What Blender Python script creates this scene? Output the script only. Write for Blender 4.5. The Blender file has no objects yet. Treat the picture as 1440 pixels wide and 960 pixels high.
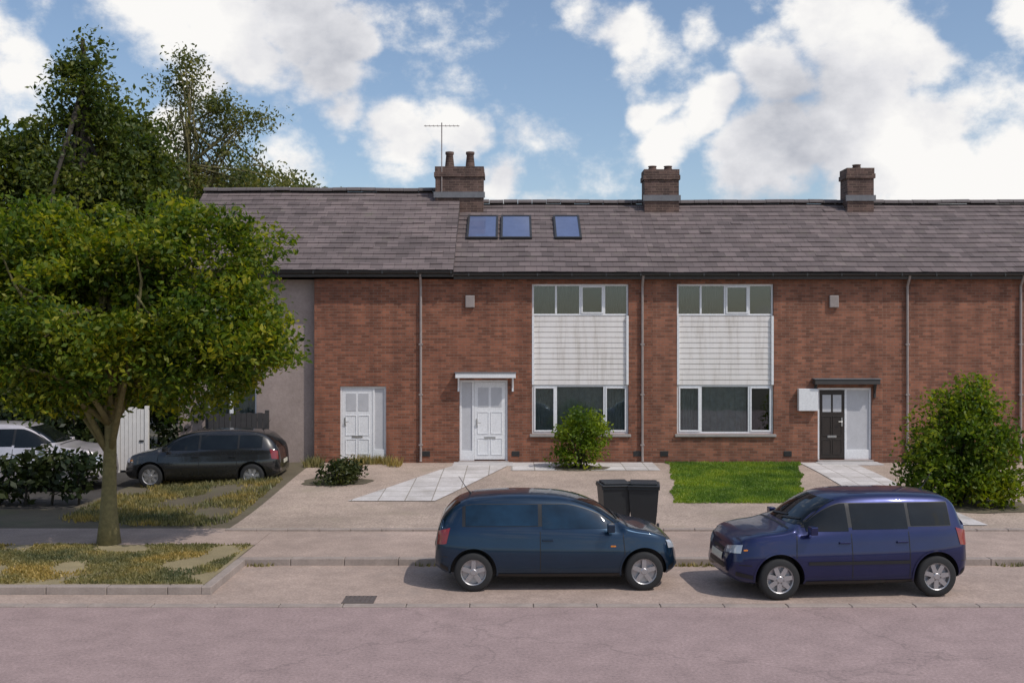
import bpy, bmesh, math, random
import numpy as np
from mathutils import Vector, Matrix
from mathutils.bvhtree import BVHTree
S = bpy.context.scene
COL = S.collection
R = math.radians
random.seed(7)
rng = np.random.default_rng(7)
EYE, F, HZ = 3.75, 1440.0, 480.0
def X(px, d): return (px - 720) / F * d
def Zp(py, d): return EYE + (HZ - py) / F * d

# ------------------------------------------------------------------ materials
class N:
    def __init__(s, name):
        s.m = bpy.data.materials.new(name); s.m.use_nodes = True
        s.t = s.m.node_tree; s.b = s.t.nodes['Principled BSDF']
        s.tc = s.t.nodes.new('ShaderNodeTexCoord')
    def n(s, typ, **kw):
        x = s.t.nodes.new(typ)
        for k, v in kw.items(): setattr(x, k, v)
        return x
    def l(s, a, b): s.t.links.new(a, b)
    def noise(s, scale, detail=4, rough=.6, vec=None):
        x = s.n('ShaderNodeTexNoise'); x.inputs['Scale'].default_value = scale
        x.inputs['Detail'].default_value = detail; x.inputs['Roughness'].default_value = rough
        s.l(vec if vec is not None else s.tc.outputs['Object'], x.inputs['Vector']); return x.outputs['Fac']
    def ramp(s, fac, stops):
        x = s.n('ShaderNodeValToRGB'); e = x.color_ramp.elements
        while len(e) < len(stops): e.new(.5)
        for i, (p, c) in enumerate(stops):
            e[i].position = p; e[i].color = (*c, 1) if len(c) == 3 else c
        s.l(fac, x.inputs[0]); return x.outputs[0]
    def mix(s, f, a, b, mode='MIX'):
        x = s.n('ShaderNodeMix', data_type='RGBA', blend_type=mode)
        for sock, v in ((x.inputs[0], f), (x.inputs[6], a), (x.inputs[7], b)):
            if hasattr(v, 'links'): s.l(v, sock)
            elif isinstance(v, (int, float)): sock.default_value = v
            else: sock.default_value = (*v, 1)
        return x.outputs[2]
    def math(s, op, a, b=0.0):
        x = s.n('ShaderNodeMath', operation=op)
        for i, v in enumerate((a, b)):
            if hasattr(v, 'links'): s.l(v, x.inputs[i])
            else: x.inputs[i].default_value = v
        return x.outputs[0]
    def bump(s, h, strength=.3, dist=.02):
        x = s.n('ShaderNodeBump'); x.inputs['Strength'].default_value = strength; x.inputs['Distance'].default_value = dist
        s.l(h, x.inputs['Height']); s.l(x.outputs[0], s.b.inputs['Normal'])
    def col(s, c):
        if hasattr(c, 'links'): s.l(c, s.b.inputs['Base Color'])
        else: s.b.inputs['Base Color'].default_value = (*c, 1)
    def set(s, **kw):
        for k, v in kw.items(): s.b.inputs[k.replace('_', ' ')].default_value = v
        return s

def mul(c, k): return tuple(min(1, x * k) for x in c)
def worn(name, c, rough=.7, var=.25, scale=6, bump=.15, bd=.01, metallic=0, spec=.5):
    k = N(name)
    f = k.noise(scale, 6, .65); g = k.noise(scale * 9, 3)
    a = k.ramp(f, [(.3, mul(c, 1 - var)), (.7, mul(c, 1 + var * .7))])
    k.col(k.mix(.3, a, k.ramp(g, [(.3, mul(c, .7)), (.7, mul(c, 1.25))])))
    k.set(Roughness=rough, Metallic=metallic); k.b.inputs['Specular IOR Level'].default_value = spec
    if bump: k.bump(g, bump, bd)
    return k.m

def brick_mat(name, tint):
    k = N(name)
    sp = k.n('ShaderNodeSeparateXYZ'); k.l(k.tc.outputs['Object'], sp.inputs[0])
    cb = k.n('ShaderNodeCombineXYZ'); k.l(k.math('ADD', sp.outputs[0], sp.outputs[1]), cb.inputs[0]); k.l(sp.outputs[2], cb.inputs[1])
    br = k.n('ShaderNodeTexBrick'); k.l(cb.outputs[0], br.inputs['Vector'])
    br.inputs['Scale'].default_value = 1; br.inputs['Brick Width'].default_value = .225; br.inputs['Row Height'].default_value = .075
    br.inputs['Mortar Size'].default_value = .007; br.inputs['Mortar Smooth'].default_value = .25; br.inputs['Bias'].default_value = -.1
    br.inputs['Color1'].default_value = (*mul(tint, .68), 1); br.inputs['Color2'].default_value = (*mul(tint, 1.3), 1)
    br.inputs['Mortar'].default_value = (.235, .165, .125, 1)
    big = k.noise(.9, 6, .7); st = k.noise(5, 5, .7)
    c = k.mix(.9, br.outputs['Color'], k.ramp(big, [(.28, (.66, .64, .66)), (.55, (1, 1, 1)), (.75, (1.0, .93, .88))]), 'MULTIPLY')
    c = k.mix(k.ramp(st, [(.6, (0, 0, 0)), (.78, (.3, .3, .3))]), c, (.34, .27, .23))
    stv = k.n('ShaderNodeVectorMath', operation='MULTIPLY'); k.l(k.tc.outputs['Object'], stv.inputs[0]); stv.inputs[1].default_value = (2.2, 2.2, .22)
    c = k.mix(1, c, k.ramp(k.noise(1.3, 5, .7, stv.outputs[0]), [(.36, (.74, .73, .74)), (.56, (1, 1, 1)), (.72, (1.10, 1.05, 1.0))]), 'MULTIPLY')
    k.col(c); k.set(Roughness=.88)
    k.bump(k.math('ADD', k.math('MULTIPLY', br.outputs['Fac'], -1.0), k.math('MULTIPLY', k.noise(60, 3), .5)), .5, .008)
    return k.m

def tile_mat(name, c):
    k = N(name)
    sp = k.n('ShaderNodeSeparateXYZ'); k.l(k.tc.outputs['Object'], sp.inputs[0])
    cb = k.n('ShaderNodeCombineXYZ'); k.l(sp.outputs[0], cb.inputs[0]); k.l(k.math('MULTIPLY', sp.outputs[1], 1.167), cb.inputs[1])
    br = k.n('ShaderNodeTexBrick'); k.l(cb.outputs[0], br.inputs['Vector'])
    br.inputs['Scale'].default_value = 1; br.inputs['Brick Width'].default_value = .33; br.inputs['Row Height'].default_value = .3
    br.inputs['Mortar Size'].default_value = .006; br.inputs['Mortar Smooth'].default_value = .4
    br.inputs['Color1'].default_value = (*mul(c, .75), 1); br.inputs['Color2'].default_value = (*mul(c, 1.25), 1); br.inputs['Mortar'].default_value = (*mul(c, .35), 1)
    li = k.noise(2.4, 8, .75)
    cc = k.mix(.8, br.outputs['Color'], k.ramp(k.noise(.6, 5), [(.3, (.75, .73, .72)), (.7, (1.1, 1.05, 1.02))]), 'MULTIPLY')
    cc = k.mix(k.ramp(li, [(.56, (0, 0, 0)), (.72, (.55, .55, .55))]), cc, (.16, .155, .11))
    k.col(cc); k.set(Roughness=.85); k.bump(k.noise(30, 4), .35, .01)
    return k.m

def paint(name, c, metallic=.0, rough=.28, flake=0):
    k = N(name)
    k.col(k.mix(.5, c, k.ramp(k.noise(3, 5), [(.3, mul(c, .8)), (.7, mul(c, 1.15))])))
    k.set(Metallic=metallic)
    k.l(k.math('ADD', k.math('MULTIPLY', k.noise(8, 4), .12), rough - .05), k.b.inputs['Roughness'])
    k.b.inputs['Coat Weight'].default_value = .8; k.b.inputs['Coat Roughness'].default_value = .05
    return k.m

def leaf_mat(name, c1, c2, c3, trans=.35):
    k = N(name); k.t.nodes.remove(k.b)
    g = k.n('ShaderNodeNewGeometry')
    col = k.ramp(g.outputs['Random Per Island'], [(.0, c1), (.5, c2), (1, c3)])
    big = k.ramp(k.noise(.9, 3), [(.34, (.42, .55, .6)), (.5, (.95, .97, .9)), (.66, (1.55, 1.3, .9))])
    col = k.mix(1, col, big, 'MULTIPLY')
    d = k.n('ShaderNodeBsdfPrincipled'); k.l(col, d.inputs['Base Color']); d.inputs['Roughness'].default_value = .5
    d.inputs['Specular IOR Level'].default_value = .35
    tr = k.n('ShaderNodeBsdfTranslucent'); k.l(k.mix(1, col, (1.3, 1.3, .55), 'MULTIPLY'), tr.inputs[0])
    mx = k.n('ShaderNodeMixShader'); mx.inputs[0].default_value = trans
    k.l(d.outputs[0], mx.inputs[1]); k.l(tr.outputs[0], mx.inputs[2])
    k.l(mx.outputs[0], k.t.nodes['Material Output'].inputs[0])
    return k.m

def glass_mat(name, tint, mixf):
    k = N(name); k.t.nodes.remove(k.b)
    tr = k.n('ShaderNodeBsdfTransparent'); tr.inputs[0].default_value = (*tint, 1)
    gl = k.n('ShaderNodeBsdfGlossy'); gl.inputs['Roughness'].default_value = .015; gl.inputs[0].default_value = (.9, .95, 1, 1)
    fr = k.n('ShaderNodeFresnel'); fr.inputs[0].default_value = 1.5
    b = k.n('ShaderNodeBump'); b.inputs['Strength'].default_value = .05; b.inputs['Distance'].default_value = .02
    k.l(k.noise(1.7, 2), b.inputs['Height']); k.l(b.outputs[0], gl.inputs['Normal'])
    mx = k.n('ShaderNodeMixShader'); k.l(k.math('ADD', k.math('MULTIPLY', fr.outputs[0], 1.3), mixf), mx.inputs[0])
    k.l(tr.outputs[0], mx.inputs[1]); k.l(gl.outputs[0], mx.inputs[2]); k.l(mx.outputs[0], k.t.nodes['Material Output'].inputs[0])
    return k.m

def ground_mat(name, c, fine=40, speck=.35, patch=.25, spots=None, bumps=.3):
    k = N(name)
    a = k.ramp(k.noise(.35, 7, .65), [(.3, mul(c, 1 - patch)), (.7, mul(c, 1 + patch))])
    b = k.ramp(k.noise(2.2, 6, .7), [(.3, mul((1, 1, 1), .82)), (.7, (1.1, 1.1, 1.1))])
    f = k.ramp(k.noise(fine, 3, .7), [(.25, (1 - speck,) * 3), (.75, (1 + speck,) * 3)])
    cc = k.mix(1, k.mix(1, a, b, 'MULTIPLY'), f, 'MULTIPLY')
    if spots:
        v = k.noise(.8, 8, .75)
        cc = k.mix(k.ramp(v, [(.54, (0, 0, 0)), (.68, (.75, .75, .75))]), cc, spots)
    k.col(cc); k.set(Roughness=.9); k.bump(k.noise(fine * 1.6, 4, .7), bumps, .012)
    return k

M = {}
M['brick'] = brick_mat('red_brick', (.29, .108, .060))
M['brick_b'] = brick_mat('brown_brick', (.295, .117, .068))
M['chim'] = brick_mat('chimney_brick', (.13, .08, .066))
M['render'] = worn('grey_render', (.36, .285, .255), .95, .2, 2, .5, .01)
M['tile'] = tile_mat('concrete_tile', (.158, .126, .124))
M['ridge'] = worn('ridge_tile', (.13, .11, .108), .85)
M['lead'] = worn('lead', (.17, .17, .18), .6)
k = N('paving_slab')
br = k.n('ShaderNodeTexBrick', offset=0.0); k.l(k.tc.outputs['Object'], br.inputs['Vector']); br.inputs['Scale'].default_value = 1; br.inputs['Brick Width'].default_value = .6; br.inputs['Row Height'].default_value = .6
br.inputs['Mortar Size'].default_value = .012; br.inputs['Color1'].default_value = (.54, .51, .50, 1); br.inputs['Color2'].default_value = (.68, .65, .64, 1); br.inputs['Mortar'].default_value = (.30, .27, .23, 1)
k.col(k.mix(1, k.mix(1, br.outputs['Color'], k.ramp(k.noise(1.6, 6, .7), [(.32, (.74, .72, .68)), (.62, (1.04, 1.03, 1.02))]), 'MULTIPLY'), k.ramp(k.noise(40, 3, .7), [(.3, (.82, .82, .82)), (.7, (1.15, 1.15, 1.15))]), 'MULTIPLY')); k.set(Roughness=.9); M['slab'] = k.m
M['upvc'] = worn('white_upvc', (.78, .78, .79), .38, .06, 3, .02, .004)
k = N('white_cladding'); stv = k.n('ShaderNodeVectorMath', operation='MULTIPLY'); k.l(k.tc.outputs['Object'], stv.inputs[0]); stv.inputs[1].default_value = (6, 6, .5)
k.col(k.mix(1, k.ramp(k.noise(1.2, 6, .7, stv.outputs[0]), [(.32, (.60, .555, .51)), (.5, (.76, .72, .69)), (.7, (.80, .765, .74))]), k.ramp(k.noise(.8, 4), [(.3, (.92, .91, .9)), (.6, (1, 1, 1))]), 'MULTIPLY')); k.set(Roughness=.5)
M['clad'] = k.m
M['fascia'] = worn('dark_fascia', (.055, .05, .048), .6, .25, 4)
M['gutter'] = worn('dark_plastic', (.035, .034, .034), .45, .2, 5)
M['pipe'] = worn('grey_plastic', (.32, .27, .25), .5, .2, 5)
M['concrete'] = worn('concrete', (.50, .475, .465), .9, .22, 3, .4, .01)
M['kerb'] = worn('kerb_stone', (.335, .275, .24), .9, .25, 3, .4, .01)
M['sill'] = worn('concrete_sill', (.36, .33, .31), .85, .2, 4)
M['glass'] = glass_mat('window_glass', (.80, .82, .82), .03)
M['rooflight_sky'] = paint('rooflight_painted_sky', (.12, .15, .26), 0, .06)  # blue sky reflection on the panes is put into the base colour
M['curtain'] = worn('net_curtain', (.060, .064, .070), .95, .18, 9, 0)
M['blind'] = worn('roller_blind', (.05, .054, .058), .9, .15, 3, 0)
M['netting'] = worn('pale_net', (.42, .46, .43), .95, .3, 7, 0)
M['room'] = worn('room_paint', (.16, .15, .14), .9, .1, 2, 0)
M['door_dark'] = worn('dark_door', (.03, .022, .018), .45, .2, 4)
M['frost'] = worn('frosted_glass', (.52, .52, .54), .35, .1, 6, .1)
M['metal'] = worn('brushed_metal', (.55, .55, .55), .35, .1, 12, 0, .01, 1)
M['bark'] = worn('bark', (.25, .215, .095), .95, .4, 14, .9, .03)
M['bark_d'] = worn('dark_bark', (.06, .05, .038), .95, .35, 12, .9, .03)
M['timber'] = worn('stained_timber', (.05, .046, .046), .85, .3, 9, .3)
M['white_wood'] = worn('white_paint_wood', (.80, .75, .70), .6, .12, 6, .1)
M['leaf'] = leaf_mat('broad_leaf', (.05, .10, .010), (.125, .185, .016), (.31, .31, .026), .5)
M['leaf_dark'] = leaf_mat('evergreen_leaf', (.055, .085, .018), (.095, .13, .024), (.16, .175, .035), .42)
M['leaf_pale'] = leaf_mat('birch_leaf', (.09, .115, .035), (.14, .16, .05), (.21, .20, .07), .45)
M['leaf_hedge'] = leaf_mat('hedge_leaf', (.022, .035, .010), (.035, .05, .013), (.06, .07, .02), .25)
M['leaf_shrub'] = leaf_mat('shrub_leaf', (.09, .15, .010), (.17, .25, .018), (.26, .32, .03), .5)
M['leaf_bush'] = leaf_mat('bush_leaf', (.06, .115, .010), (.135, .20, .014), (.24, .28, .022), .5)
M['blade'] = leaf_mat('grass_blade', (.13, .22, .028), (.18, .29, .04), (.27, .33, .07), .42)
M['blade_dry'] = leaf_mat('dry_grass_blade', (.17, .155, .06), (.25, .215, .09), (.36, .30, .15), .3)
gk = ground_mat('lawn_soil', (.13, .20, .035), 60, .4, .25); M['lawn'] = gk.m
gk = ground_mat('verge_painted_shade', (.135, .11, .07), 50, .4, .25, (.10, .105, .045)); M['verge_d'] = gk.m  # darker copy of the verge colour, with tree shade put in
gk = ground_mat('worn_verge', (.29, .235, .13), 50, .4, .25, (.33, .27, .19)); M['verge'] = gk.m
def road_mat():
    k = ground_mat('road_tarmac', (.345, .250, .236), 26, .30, .07)
    base = k.b.inputs['Base Color'].links[0].from_socket
    wv_ = k.n('ShaderNodeVectorMath', operation='ADD'); nz_ = k.n('ShaderNodeTexNoise'); nz_.inputs['Scale'].default_value = 1.6; nz_.inputs['Detail'].default_value = 6
    k.l(k.tc.outputs['Object'], nz_.inputs['Vector']); k.l(k.tc.outputs['Object'], wv_.inputs[0]); k.l(nz_.outputs['Color'], wv_.inputs[1])
    vo = k.n('ShaderNodeTexVoronoi', feature='DISTANCE_TO_EDGE'); vo.inputs['Scale'].default_value = .22; k.l(wv_.outputs[0], vo.inputs['Vector'])
    cr = k.ramp(vo.outputs['Distance'], [(.0, (.32, .32, .32)), (.005, (0, 0, 0))])
    oil = k.ramp(k.noise(.55, 3), [(.62, (0, 0, 0)), (.8, (.25, .25, .25))])
    sp = k.ramp(k.noise(140, 2, .8), [(.35, (.72, .72, .72)), (.65, (1.25, 1.25, 1.25))])
    k.col(k.mix(cr, k.mix(oil, k.mix(1, base, sp, 'MULTIPLY'), (.16, .12, .115)), (.09, .07, .065)))
    return k.m
gk = ground_mat('road_old', (.305, .228, .218), 70, .30, .10); M['road'] = road_mat()
gk = ground_mat('repair_tarmac', (.235, .18, .172), 30, .28, .08); M['repair'] = gk.m
gk = ground_mat('pavement_tarmac', (.395, .298, .248), 32, .32, .16, (.31, .245, .21)); M['pave'] = gk.m
gk = ground_mat('forecourt_gravel', (.41, .318, .258), 28, .48, .2, (.33, .27, .20)); M['fore'] = gk.m
gk = ground_mat('bare_earth', (.12, .10, .065), 30, .4, .3, (.09, .10, .04)); M['earth'] = gk.m
gk = ground_mat('lane_tarmac', (.055, .048, .042), 60, .3, .15); M['lane'] = gk.m
M['tyre'] = worn('tyre_rubber', (.018, .018, .019), .8, .2, 10, .1)
M['rim'] = worn('alloy_rim', (.42, .41, .42), .35, .1, 8, 0, .01, .7)
M['black'] = worn('black_plastic', (.011, .011, .012), .45, .2, 8, .05)
def dark_glass(name, c):
    k = N(name); k.col(k.ramp(k.noise(2.2, 3), [(.3, mul(c, .6)), (.7, mul(c, 1.6))])); k.set(Roughness=.03); k.b.inputs['Specular IOR Level'].default_value = .42; return k.m
M['carglass'] = dark_glass('tinted_car_glass', (.006, .008, .009))
M['sky_tint_glass'] = dark_glass('car_glass_painted_sky', (.008, .026, .050))  # bluish base colour stands in for sky mirrored in the side windows
M['headlamp'] = paint('headlamp_lens', (.5, .52, .55), .3, .1)
M['taillamp'] = paint('tail_lamp_lens', (.22, .012, .012), 0, .15)
M['amber'] = paint('amber_lens', (.6, .2, .02), 0, .15)
M['plate'] = worn('number_plate', (.62, .60, .5), .4, .05, 8, 0)
M['bin'] = worn('bin_plastic', (.022, .024, .026), .5, .2, 6, .05)

# ------------------------------------------------------------------ mesh builder
class MB:
    def __init__(s): s.v = []; s.f = []; s.mi = []
    def face(s, pts, mi=0):
        b = len(s.v); s.v += [tuple(p) for p in pts]; s.f.append(tuple(range(b, b + len(pts)))); s.mi.append(mi)
    def box(s, x0, x1, y0, y1, z0, z1, mi=0):
        x0, x1 = min(x0, x1), max(x0, x1); y0, y1 = min(y0, y1), max(y0, y1); z0, z1 = min(z0, z1), max(z0, z1)
        b = len(s.v)
        s.v += [(x, y, z) for z in (z0, z1) for y in (y0, y1) for x in (x0, x1)]
        for q in ((0, 2, 3, 1), (4, 5, 7, 6), (0, 1, 5, 4), (2, 6, 7, 3), (0, 4, 6, 2), (1, 3, 7, 5)):
            s.f.append(tuple(b + i for i in q)); s.mi.append(mi)
        return s
    def tube(s, pts, rad, n=10, cap=True, mi=0):
        pts = [Vector(p) for p in pts]
        if not hasattr(rad, '__len__'): rad = [rad] * len(pts)
        b = len(s.v); up = Vector((.13, .31, .94))
        for i, p in enumerate(pts):
            t = (pts[min(i + 1, len(pts) - 1)] - pts[max(i - 1, 0)]).normalized()
            a = t.cross(up)
            if a.length < .05: a = t.cross(Vector((1, 0, 0)))
            a.normalize(); c = t.cross(a)
            for k in range(n):
                w = 2 * math.pi * k / n
                s.v.append(tuple(p + (a * math.cos(w) + c * math.sin(w)) * rad[i]))
        for i in range(len(pts) - 1):
            for k in range(n):
                s.f.append((b + i * n + k, b + i * n + (k + 1) % n, b + (i + 1) * n + (k + 1) % n, b + (i + 1) * n + k)); s.mi.append(mi)
        if cap:
            s.f.append(tuple(b + k for k in range(n))[::-1]); s.mi.append(mi)
            e = b + (len(pts) - 1) * n
            s.f.append(tuple(e + k for k in range(n))); s.mi.append(mi)
        return s
    def lathe(s, prof, n=32, axis='y', mi=0):   # prof: (radius, along)
        b = len(s.v)
        for r, a in prof:
            for k in range(n):
                w = 2 * math.pi * k / n
                s.v.append((r * math.cos(w), a, r * math.sin(w)) if axis == 'y' else (r * math.cos(w), r * math.sin(w), a))
        for i in range(len(prof) - 1):
            for k in range(n):
                s.f.append((b + i * n + k, b + i * n + (k + 1) % n, b + (i + 1) * n + (k + 1) % n, b + (i + 1) * n + k)); s.mi.append(mi)
        return s
    def build(s, name, mats, parent=None, smooth=False, bevel=0):
        me = bpy.data.meshes.new(name)
        off = Vector((0, 0, 0))
        if parent is not None and not parent.get('_local'):
            off = wloc(parent)
        me.from_pydata([(x - off.x, y - off.y, z - off.z) for x, y, z in s.v], [], s.f)
        if not isinstance(mats, (list, tuple)): mats = [mats]
        for m in mats: me.materials.append(m)
        me.polygons.foreach_set('material_index', s.mi)
        bm = bmesh.new(); bm.from_mesh(me); bmesh.ops.recalc_face_normals(bm, faces=bm.faces); bm.to_mesh(me); bm.free()
        if smooth: me.polygons.foreach_set('use_smooth', [True] * len(me.polygons))
        o = bpy.data.objects.new(name, me); COL.objects.link(o)
        if parent is not None: o.parent = parent
        if bevel:
            md = o.modifiers.new('bevel', 'BEVEL'); md.width = bevel; md.segments = 2; md.limit_method = 'ANGLE'
        return o
def wloc(o):
    v = Vector(o.location)
    while o.parent is not None:
        o = o.parent; v += Vector(o.location)
    return v
def tag(o, label, cat, group=None):
    o['label'] = label; o['category'] = cat
    if group: o['group'] = group
    return o
def thing(name, label, cat, loc=(0, 0, 0), group=None):
    o = bpy.data.objects.new(name, None); o.empty_display_size = .2; COL.objects.link(o); o.location = loc
    return tag(o, label, cat, group)
def struct(name, mb, m, smooth=False):
    o = mb.build(name, m, None, smooth); o['kind'] = 'structure'; return o

# ------------------------------------------------------------------ ground
D = 28.6                      # facade distance
def sst(a, b, x):
    t = max(0, min(1, (x - a) / (b - a))); return t * t * (3 - 2 * t)
def gz(x, y):
    base = .115 if y > (17.25 if x > -4.6 else 15.30) else 0
    if base: base += sst(20.5, 28.4, y) * .265 * sst(-9.0, -5.8, x)
    return base
def sheet(pts_fn, nu, nv, off):
    mb = MB()
    for j in range(nv + 1):
        for i in range(nu + 1):
            x, y = pts_fn(i / nu, j / nv); mb.v.append((x, y, gz(x, y) + off))
    for j in range(nv):
        for i in range(nu):
            a = j * (nu + 1) + i; mb.f.append((a, a + 1, a + nu + 2, a + nu + 1)); mb.mi.append(0)
    return mb
def rect(x0, x1, y0, y1): return lambda u, v: (x0 + (x1 - x0) * u, y0 + (y1 - y0) * v)
def wob(x0, x1, y0, y1, amp, seed=0):
    def f(u, v):
        x = x0 + (x1 - x0) * u; y = y0 + (y1 - y0) * v
        e = max(abs(u - .5), abs(v - .5)) * 2
        return x + amp * e * math.sin(7 * y + seed + 2.1 * x), y + amp * e * (math.sin(3.3 * x + seed) + .6 * math.sin(8.7 * x + 2 * seed)) * .5
    return f

mb = MB(); xs = [-900, -60, -30, -20] + [-14 + i * 1.0 for i in range(9)] + [-5.4, -4.601, -4.599, -4, -3, -2] + [0, 6, 12, 20, 40, 80, 900]
ys = [-400, -30, 0, 14.4, 15.299, 15.301, 17.249, 17.26, 19, 20.5, 22, 23.5, 25, 26.5, 28.4, 30, 34, 45, 80, 200, 1500]
for y in ys:
    for x in xs: mb.v.append((x, y, gz(x, y) - .03))
nx = len(xs)
for j in range(len(ys) - 1):
    for i in range(nx - 1):
        mb.f.append((j * nx + i, j * nx + i + 1, (j + 1) * nx + i + 1, (j + 1) * nx + i)); mb.mi.append(0)
struct('ground', mb, M['earth'])
#struct('road_repair', sheet(rect(2.6, 4.1, 9.0, 13.3), 4, 6, .004), M['repair'])
struct('road', sheet(rect(-120, 120, 2, 14.45), 12, 4, 0), M['road'])
struct('parking_bay', sheet(rect(-4.45, 120, 14.62, 17.1), 12, 3, .012), M['pave'])
struct('channel', sheet(rect(-60, -4.452, 14.62, 15.14), 12, 3, .012), M['pave'])
struct('pavement', sheet(rect(-4.59, 120, 17.262, 19.6), 30, 3, .004), M['pave'])
struct('footpath', sheet(rect(-60, -4.592, 18.302, 19.898), 20, 3, .008), M['pave'])
struct('forecourt', sheet(rect(-5.5, 24, 19.75, 28.45), 30, 18, .004), M['fore'])
struct('lane', sheet(rect(-60, -9.6, 22.2, 29.0), 20, 4, -.02), M['lane'])
# kerbs: flush channel stones, raised kerb behind the bay
def kerbs(name, x0, x1, y0, y1, z0, z1, step=.9):
    mb = MB(); x = x0
    while x < x1:
        dz = random.uniform(-.004, .004)
        mb.box(x + .004, min(x + step, x1) - .004, y0, y1, z0, z1 + dz); x += step
    o = mb.build(name, M['kerb'], bevel=.012); o['kind'] = 'structure'
kerbs('road_edging', -60, 60, 14.45, 14.615, -.1, .018)
kerbs('kerb', -4.6, 60, 17.1, 17.26, -.1, .125)
kerbs('verge_kerb', -60, -4.6, 15.15, 15.31, -.1, .125)
mb = MB()
for i in range(2): mb.box(-4.6, -4.45, 15.15 + i * .975, 15.15 + i * .975 + .967, -.1, .125)
o = mb.build('return_kerb', M['kerb'], bevel=.012); o['kind'] = 'structure'
kerbs('garden_edging', -5.5, 22, 19.6, 19.74, -.1, .16, .6)
# worn verge on the left
vg = sheet(rect(-60, -4.602, 15.312, 18.3), 40, 8, .006); struct('verge', vg, M['verge'])
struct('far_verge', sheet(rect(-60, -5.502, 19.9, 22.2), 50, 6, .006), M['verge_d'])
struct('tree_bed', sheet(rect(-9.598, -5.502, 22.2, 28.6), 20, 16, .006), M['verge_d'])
# lawn in front of the middle pair, pale concrete paths
def lawn_fn(u, v):
    y = 22.75 + 5.65 * v + .03 * math.sin(u * 23) * (1 - v); a = 3.72 + .78 * v; b = 6.35 + 1.5 * v
    return a + (b - a) * u + .035 * math.sin(y * 9 + u * 3), y
struct('lawn', sheet(lawn_fn, 20, 40, .022), M['lawn'])
def path_fn(u, v):
    y = 28.1 + (22.9 - 28.1) * v; cx = -.75 - 1.95 * (v ** 1.1); return cx + (u - .5) * (1.45 + .5 * v), y
struct('path', sheet(path_fn, 4, 24, .020), M['slab'])
struct('front_apron', sheet(rect(-.02, 3.9, 26.9, 28.45), 8, 5, .016), M['slab'])
struct('side_path', sheet(rect(7.95, 9.4, 20.2, 28.4), 4, 22, .020), M['slab'])

def blades(name, n, area, h, m, dens=None):
    px = rng.uniform(area[0], area[1], n); py = rng.uniform(area[2], area[3], n)
    if dens:
        k = np.array([dens(a, b) for a, b in zip(px, py)]) > rng.uniform(0, 1, n); px, py = px[k], py[k]; n = len(px)
    pz = np.array([gz(a, b) for a, b in zip(px, py)]) + .012
    an = rng.uniform(0, 6.28, n); hh = h * rng.uniform(.5, 1.3, n); w = .012 + .012 * rng.random(n); le = rng.uniform(0, .7, n) * hh; la = rng.uniform(0, 6.28, n)
    v = np.zeros((n, 3, 3))
    v[:, 0] = np.stack([px - np.cos(an) * w, py - np.sin(an) * w, pz], 1); v[:, 1] = np.stack([px + np.cos(an) * w, py + np.sin(an) * w, pz], 1)
    v[:, 2] = np.stack([px + np.cos(la) * le, py + np.sin(la) * le, pz + hh], 1)
    me = rawmesh(name, v.reshape(-1, 3), 3); me.materials.append(m)
    o = bpy.data.objects.new(name, me); COL.objects.link(o); o['kind'] = 'stuff'; return o
def rawmesh(name, v, k):
    n = len(v) // k; me = bpy.data.meshes.new(name)
    me.vertices.add(len(v)); me.vertices.foreach_set('co', v.astype(np.float32).ravel())
    me.loops.add(len(v)); me.loops.foreach_set('vertex_index', np.arange(len(v), dtype=np.int32))
    me.polygons.add(n); me.polygons.foreach_set('loop_start', np.arange(0, len(v), k, dtype=np.int32))
    me.update(calc_edges=True); me.validate(); return me
def mnoise(b, k):
    from mathutils import noise as mn
    return mn.noise(Vector((b * .9, k, 0))) + .5 * mn.noise(Vector((b * 2.7, k, 4)))
def clumpy(fr, thr):
    from mathutils import noise as mn
    return lambda a, b: max(0, min(1, (mn.noise(Vector((a * fr, b * fr, 1.7))) + .5 - thr) * 3))
o = blades('lawn_grass', 42000, (3.5, 8.0, 22.66, 28.38), .055, M['blade'], lambda a, b: 1 if 3.60 + .22 * mnoise(b, 3.0) + .78 * (b - 22.75) / 5.65 < a < 6.46 + .22 * mnoise(b, 8.0) + 1.5 * (b - 22.75) / 5.65 else 0); tag(o, 'short bright green grass of the front lawn', 'grass')
o = blades('verge_grass', 60000, (-14, -4.66, 15.33, 18.28), .042, M['blade_dry'], clumpy(1.1, .30)); tag(o, 'dry yellowish grass growing on the worn verge', 'grass')
o = blades('shaded_grass', 14000, (-9.3, -5.7, 20.1, 26.4), .09, M['blade_dry'], clumpy(.8, .30)); tag(o, 'longer grass strip under the trees by the lane', 'grass')
o = blades('kerb_weeds', 1500, (-4.4, 12, 16.99, 17.09), .07, M['blade_dry'], clumpy(1.1, .42)); tag(o, 'small weeds growing along the foot of the pavement kerb', 'weeds')
o = blades('wall_foot_weeds', 2600, (-5.6, -3.0, 27.4, 28.5), .22, M['blade_dry'], clumpy(1.3, .3)); tag(o, 'weeds along the foot of the left brick wall', 'weeds')

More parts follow.
